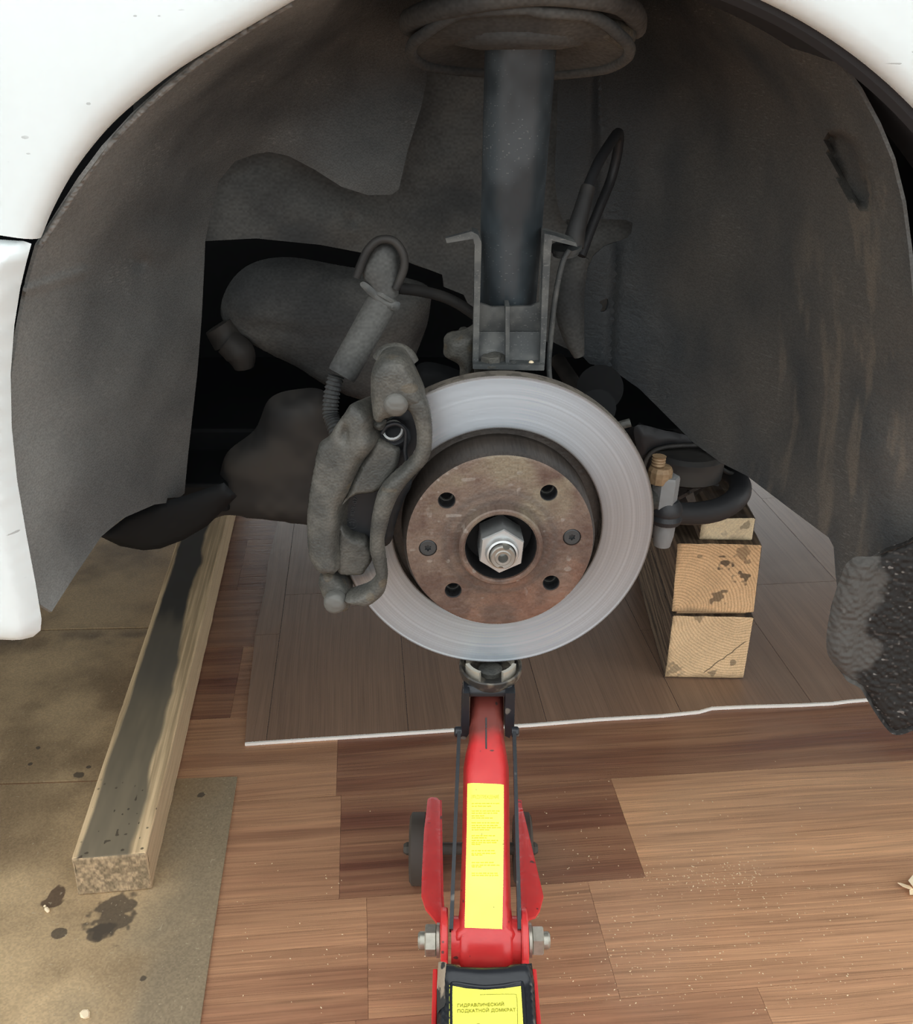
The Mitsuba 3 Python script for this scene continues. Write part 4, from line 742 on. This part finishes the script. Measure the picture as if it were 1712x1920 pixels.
for y, w in ((1516, .9), (1521, .6), (1530, .95), (1534, .9), (1539, .4), (1543, .8), (1552, 1), (1557, .9), (1561, .95), (1565, .6), (1576, .85), (1580, .5), (1585, .9), (1589, .8), (1592, .3), (1604, .8), (1609, .85), (1612, .4), (1626, .8), (1631, .9), (1634, .35), (1646, .9), (1650, .95)):
    x = 0.0
    while x < .021 * w:
        ww = rl.uniform(.0012, .0036); b = trimesh.creation.box([ww, .00085, .0002]); b.apply_translation([x + ww / 2, 0, 0]); lines.append(arm_text(b, 884, y, .0006)); x += ww + .0006
obj('lettering', join(arm_text(tw, 883, 1507, .0006), *lines), 'faint_ink', LB, smooth=False, kind='stuff')
obj('weld_slot', join(*[arm_text(trimesh.creation.box([.0010, .0006, .0008]) if False else (lambda b: (b.apply_translation([0, 0, 0]), b)[1])(trimesh.creation.box([.0012, l, .0009])), 911, y, .0002) for y, l in ((1362, .006), (1372, .003), (1385, .008), (1403, .010))]), 'screw_black', ARM, smooth=False)
B0 = np.array([.0205, .520, .113])
xl, xr = P(846, 1768, .505)[0], P(978, 1768, .505)[0]
obj('pivot_tube', lathe([(0, 0), (.0165, 0), (.0165, .006), (.0190, .008), (.0205, .014), (.0205, xr - xl - .014), (.0190, xr - xl - .008), (.0165, xr - xl - .006), (.0165, xr - xl), (0, xr - xl)], [xl, .520, .113], (1, 0, 0), 40), 'red_enamel', ARM, smooth=40)
obj('arm_web', rbox((.004, .505, .075), (.040, .56, .105), .003), 'black_enamel', ARM)
# saddle and its bracket
SC = np.array([.0285, .700, P(920, 1276, .668)[2] + .0022]); SC[0] = P(920, 1258, .69)[0]
BR = obj('saddle_bracket', join(cast(A((868, 1292), (880, 1284), (958, 1283), (966, 1292), (966, 1306), (868, 1306)), (P(917, 1295, .672), (0, -1, .6)), front=.002, back=.030, r=.003, h=.003, smooth=False),
     ext(A((870, 1300), (880, 1300), (880, 1375), (872, 1387), (864, 1385), (866, 1330)), .664, .690), ext(A((948, 1300), (966, 1300), (964, 1370), (955, 1384), (947, 1380)), .664, .690)), 'black_enamel', JK, smooth=25, label='black U shaped bracket under the saddle')
SD = obj('saddle', lathe([(0, -.002), (.0225, -.002), (.0250, .000), (.0262, .004), (.0262, .0090), (.0252, .0100), (.0240, .0090), (.0236, .003), (.012, .001), (0, .001)], SC + [0, -.006, -.012], (0, -.12, 1), 64), 'saddle_steel', JK, smooth=35, label='round cup saddle with four lugs')
def lug(a0, a1):
    t = np.linspace(a0, a1, 7); r0, r1 = .0185, .0218; b = SC + [0, -.006, -.012]; pr = []
    for r, z in ((r1, .002), (r1, .0125), (r0, .0125), (r0, .002)): pr.append(np.stack([b[0] + r * np.cos(t), b[1] + r * np.sin(t), np.full(7, b[2] + z)], 1) + [0, 0, 0])
    v = np.stack(pr, 1).reshape(-1, 3); f = []
    for i in range(6):
        for j in range(4):
            a, b2, c, d = i * 4 + j, i * 4 + (j + 1) % 4, (i + 1) * 4 + (j + 1) % 4, (i + 1) * 4 + j; f += [[a, b2, c], [a, c, d]]
    f += [[0, 2, 1], [0, 3, 2], [24, 25, 26], [24, 26, 27]]
    m = trimesh.Trimesh(v, f); m.fix_normals(); return m
for a0, a1 in ((195, 243), (297, 345), (20, 70), (110, 160)): obj('lug', lug(math.radians(a0), math.radians(a1)), 'lug_steel', SD, smooth=30)
obj('centre_post', lathe([(0, 0), (.010, 0), (.010, .004), (.008, .005), (0, .005)], SC + [0, -.006, -.012], (0, 0, 1), 24), 'cast_iron', SD, smooth=30)
# parallel rods
def bar(p, w, d):
    p = np.asarray(p, float); ms = []
    for a, b in zip(p, p[1:]):
        t = nz(b - a); q = np.cross(t, [1, 0, 0]); q = nz(q); X = np.array([1.0, 0, 0])
        ms.append(hull([x + sx * w / 2 * X + sq * d / 2 * q for x in (a, b) for sx in (-1, 1) for sq in (-1, 1)]))
    return join(*ms)
for i, (x0_, x1_, xx) in enumerate(((861, 846, 864), (964, 974, 968))):
    a, b = P(x0_, 1372, .655), P(x1_, 1745, .515)
    R_ = obj('guide_rod', bar([a, b], .0028, .008), 'black_enamel', JK, smooth=20, label='thin black guide rod along the %s of the arm' % ('left' if i == 0 else 'right'))
    s = -1 if i == 0 else 1
    obj('rivet', lathe([(0, -.003), (.0042, -.003), (.0044, .0), (.0042, .002), (.003, .003), (0, .003)], a + [s * .001, 0, 0], (s, 0, 0), 20), 'black_enamel', R_, smooth=30)
# frame side plates: an upright web and an outward flange
def side(name, fl, z0, z1, web, labelx):
    o = P(web[0][0], web[0][1], .66); 
    g0 = G(*fl[0], z0)
    y0_, y1_ = .665, .51
    nrm = nz(np.cross([1, 0, 0], [0, y1_ - y0_, z1 - z0])); nrm = nrm if nrm[2] > 0 else -nrm
    o = np.array([0, y0_, z0])
    top_ = cast(A(*fl), (o, nrm), front=.002, back=.002, r=.002, e=.001, h=.003, smooth=False)
    w = PL(*A(*web).T, o, nrm); lowr = w.copy(); lowr[:, 2] -= A(*[(.022 + .02 * (i / (len(w) - 1))) for i in range(len(w))])
    th_ = np.array([.0032, 0, 0]); v = np.vstack([w, lowr, w + th_, lowr + th_]); n = len(w); f = []
    for i in range(n - 1):
        for a, b, c, d in ((i, i + 1, n + i + 1, n + i), (2 * n + i, 3 * n + i, 3 * n + i + 1, 2 * n + i + 1), (i, 2 * n + i, 2 * n + i + 1, i + 1), (n + i, n + i + 1, 3 * n + i + 1, 3 * n + i)): f += [[a, b, c], [a, c, d]]
    for i in (0, n - 1): f += [[i, n + i, 3 * n + i], [i, 3 * n + i, 2 * n + i]]
    return obj('side_plate', join(top_, trimesh.Trimesh(v, f, process=False)), 'red_enamel', JK, smooth=35, label=labelx)
side('l', [(802, 1500), (808, 1496), (819, 1497), (825, 1503), (826, 1600), (827, 1680), (831, 1735), (826, 1740), (812, 1722), (798, 1705), (790, 1680), (791, 1640), (795, 1560)], .078, .114, [(822, 1500), (823, 1600), (824, 1680), (828, 1742)], 'red frame side plate left of the arm')
side('r', [(971, 1500), (976, 1502), (988, 1550), (1002, 1610), (1014, 1660), (1019, 1682), (1012, 1708), (1004, 1720), (992, 1724), (986, 1738), (978, 1738), (977, 1680), (974, 1600)], .078, .114, [(972, 1500), (974, 1600), (978, 1690), (981, 1742)], 'red frame side plate right of the arm')
xa, xb = P(833, 1768, .51)[0], P(984, 1768, .51)[0]
for i, (x, s) in enumerate(((xa, -1), (xb, 1))):
    pl = lathe([(0, 0), (.0215, 0), (.0225, .001), (.0225, .0040), (.0215, .005), (0, .005)], [x - .0025, .520, .113], (1, 0, 0), 40)
    lowp = rbox((x - .0025, .30, .03), (x + .0025, .535, .118), .0015)
    PLT = obj('pivot_plate', join(pl, lowp), 'red_enamel', JK, smooth=35)
    xo = x + s * .0035
    obj('washer', lathe([(0, 0), (.0120, 0), (.0120, .0022), (0, .0022)], [xo, .520, .113], (s, 0, 0), 32), 'zinc', PLT, smooth=30)
    obj('nut', hexnut([xo + s * .0022, .520, .113], (s, 0, 0), .0190, .0085, spin=.25, ch=.1), 'zinc', PLT, smooth=25)
    obj('bolt_end', lathe([(0, 0), (.0060, 0), (.0062, .012), (.0050, .0135), (0, .0135)], [xo + s * .0022, .520, .113], (s, 0, 0), 24), 'zinc', PLT, smooth=30)
    xo2 = xa - .0065 if i == 0 else xb + .0065
    obj('side_plate', rbox((xo2 - .0016, .16, .012), (xo2 + .0016, .500, .108), .001), 'red_enamel', JK, smooth=25)
# cover with the second label
ZC = .136
cp = A((822, 1805), (841, 1810), (870, 1815), (905, 1818), (947, 1814), (975, 1810), (997, 1806), (1002, 1844), (1006, 1920), (1016, 2150), (1022, 2300), (812, 2300), (816, 2100), (819, 1920), (819, 1851))
cm = cast(cp, (np.array([0, 0, ZC]), (0, -.05, 1)), front=.006, back=.05, r=.006, h=.003, smooth=False, backround=False, extra=lambda q: -.0035 * (1 / (1 + np.exp(-(q[:, 1] - 1840 - 6 * np.sin((q[:, 0] - 830) / 170 * math.pi)) / 2.0))) * (1 / (1 + np.exp(-(q[:, 0] - 838) / 1.5))) * (1 / (1 + np.exp((q[:, 0] - 992) / 1.5))))
CV = obj('cover', cm, 'black_enamel', JK, smooth=45, label='black handle cover with worn edges')
o2, u2, v2, n2, h2 = cm.metadata['surf']
ws = A((822, 1806), (838, 1810), (834, 1850), (836, 1890), (833, 1899), (820, 1905), (819, 1851))
obj('worn_strip', sheet_on(cm, ws, .0004), 'worn_edge', CV, smooth=50, label='bare tan worn corner')
qy = A((842.5, 1853), (875, 1859), (909, 1861.5), (945, 1859), (976.5, 1854.5), (980.6, 1920), (984, 1990), (842, 1990), (842, 1920))
ql = PL(qy[:, 0], qy[:, 1], o2, n2)
pp, ff, lo2 = fill(sg.Polygon((ql - o2) @ np.stack([u2, v2], 1)), .004); zl = .0030
bq = o2 + pp[:, :1] * u2 + pp[:, 1:] * v2
L2 = obj('title_label', stitch(bq + zl * n2, bq + (zl - .0006) * n2, ff, lo2), 'yellow_label', CV, smooth=50, label='yellow title label')
def cov_text(t, x0p, x1p, yp, hgt):
    a, b = PL(x0p, yp, o2, n2), PL(x1p, yp - 2.5, o2, n2); m = meshkit.text_mesh(t, hgt, .0003); w = m.bounds[1][0]; m.apply_scale([np.linalg.norm(b - a) / w, 1, 1])
    xd = nz(b - a); yd = np.cross(n2, xd); v = np.array(m.vertices); m.vertices = a + n2 * (zl + .0001) + v[:, :1] * xd + v[:, 1:2] * yd + v[:, 2:] * n2; return m
obj('lettering', join(cov_text('ГИДРАВЛИЧЕСКИЙ', 857, 945, 1894.5, .0022), cov_text('ПОДКАТНОЙ ДОМКРАТ', 857, 967, 1905, .0022)), 'olive_ink', L2, smooth=False)
fr_ = crom(A((900, 1871), (960, 1870), (968, 1874), (970, 1900), (971, 1990)), False, 3); frl = PL(fr_[:, 0], fr_[:, 1], o2, n2) + n2 * zl
obj('border_line', tube(frl, .0002, 5, spline=False), 'olive_ink', L2)
bd = crom(A((846, 1990), (846, 1920), (846, 1858), (852, 1848), (880, 1852), (909, 1855), (945, 1852), (970, 1847), (980, 1852), (985, 1920), (989, 1990)), False, 4)
obj('bead', tube(PL(bd[:, 0], bd[:, 1], o2, n2) + n2 * (zl - .0006), .0011, 8, spline=False), 'black_enamel', CV, smooth=60)
obj('emblem', cast(A(*[(897 + 9 * math.cos(t), 1927 + 8 * math.sin(t)) for t in np.arange(16) * 2 * np.pi / 16]), (o2 + n2 * zl, n2), front=.0003, back=.0003, r=.0002, h=.002), 'olive_ink', L2)
obj('spring_box', rbox((.0085, .478, .07), (.0315, .500, .100), .002), 'hub_dark', JK)
# wheels
for i, px in enumerate((784, 982)):
    x = P(px, 1560, .69)[0]; w = .016
    WH = obj('wheel', lathe([(0, 0), (.029, 0), (.0325, .002), (.0325, w - .002), (.029, w), (0, w)], [x - w / 2, .695, .0327], (1, 0, 0), 40), 'wheel_dark', JK, smooth=35)
    s = -1 if i == 0 else 1
    obj('axle_nut', lathe([(0, 0), (.006, 0), (.006, .003), (.004, .006), (0, .006)], [x + s * w / 2, .695, .0327], (s, 0, 0), 6), 'wheel_dark', WH, smooth=25)
xw0, xw1 = P(784, 1560, .69)[0], P(986, 1560, .69)[0]
obj('axle', tube([[xw0, .695, .0327], [xw1, .695, .0327]], .0055, 16), 'wheel_dark', JK, smooth=40)
for s in (-1, 1):
    obj('caster', lathe([(0, 0), (.018, 0), (.020, .002), (.020, .014), (.018, .016), (0, .016)], [.020 + s * .055 - .008, .20, .0202], (1, 0, 0), 32), 'wheel_dark', JK, smooth=35)

# ------------------------------------------------------------------ crumbs on the floor
def flake(px, py, pts, z, th=.0008):
    q = G(A(*pts)[:, 0], A(*pts)[:, 1], z); return prism(q, q + [0, 0, th])
c1 = join(flake(0, 0, [(1683, 1656), (1690, 1657), (1706, 1662), (1712, 1668), (1704, 1667), (1693, 1663)], .004), hull(np.vstack([G(A(1703, 1712, 1725, 1722, 1712), A(1651, 1640, 1644, 1660, 1663), .003), G(A(1703, 1712, 1725, 1722, 1712), A(1651, 1640, 1644, 1660, 1663), .012)])), hull(np.vstack([G(A(1705, 1725, 1725, 1706), A(1668, 1666, 1678, 1678), .0), G(A(1705, 1725, 1725, 1706), A(1668, 1666, 1678, 1678), .004)])))
obj('wood_chip', c1, 'chip_wood', smooth=False, label='torn pale wood chip on the laminate at the right edge of the picture', cat='wood chip')
c2 = hull(np.vstack([G(A(149, 155, 165, 169, 168, 160, 151), A(1899, 1893, 1892, 1898, 1908, 1911, 1908), .0026), G(A(151, 156, 164, 166, 165, 158), A(1900, 1895, 1894, 1899, 1906, 1909), .0055)]))
obj('wood_chip', c2, 'chip_wood', smooth=False, label='round pale crumb on the hardboard at the lower left', cat='wood chip')
c3 = join(balls([G(87, 1704, .004), G(90, 1708, .004)], [.0018, .0016], 1), balls([G(84, 1699, .0035)], [.0012], 1))
obj('wood_chip', c3, 'chip_wood', smooth=False, label='tiny pale crumbs in the rusty stain beside the beam end', cat='wood chip')
fl_ = []
for cx, cyy, sx, sy_, n in ((1310, 1650, 70, 22, 120), (1400, 1640, 40, 18, 60), (1230, 1760, 90, 60, 120), (1480, 1720, 110, 60, 110), (1350, 1550, 150, 60, 60), (1180, 1850, 90, 50, 70), (1560, 1830, 110, 60, 90), (600, 1750, 130, 90, 60), (1080, 1620, 60, 60, 40)):
    for _ in range(n):
        x, y = rng.normal(cx, sx), rng.normal(cyy, sy_)
        if not (430 < x < 1760 and 1420 < y < 1990): continue
        g = G(x, y, 0.0); s = rng.uniform(.00025, .00065); a = rng.uniform(0, 3); b = trimesh.creation.box([s * rng.uniform(1, 2.6), s, .0004]); b.apply_transform(trimesh.transformations.rotation_matrix(a, [0, 0, 1])); b.apply_translation(g + [0, 0, .0003]); fl_.append(b)
obj('sawdust', join(*fl_), 'chip_wood', smooth=False, label='scattered pale sawdust specks on the laminate floor', cat='sawdust', kind='stuff')
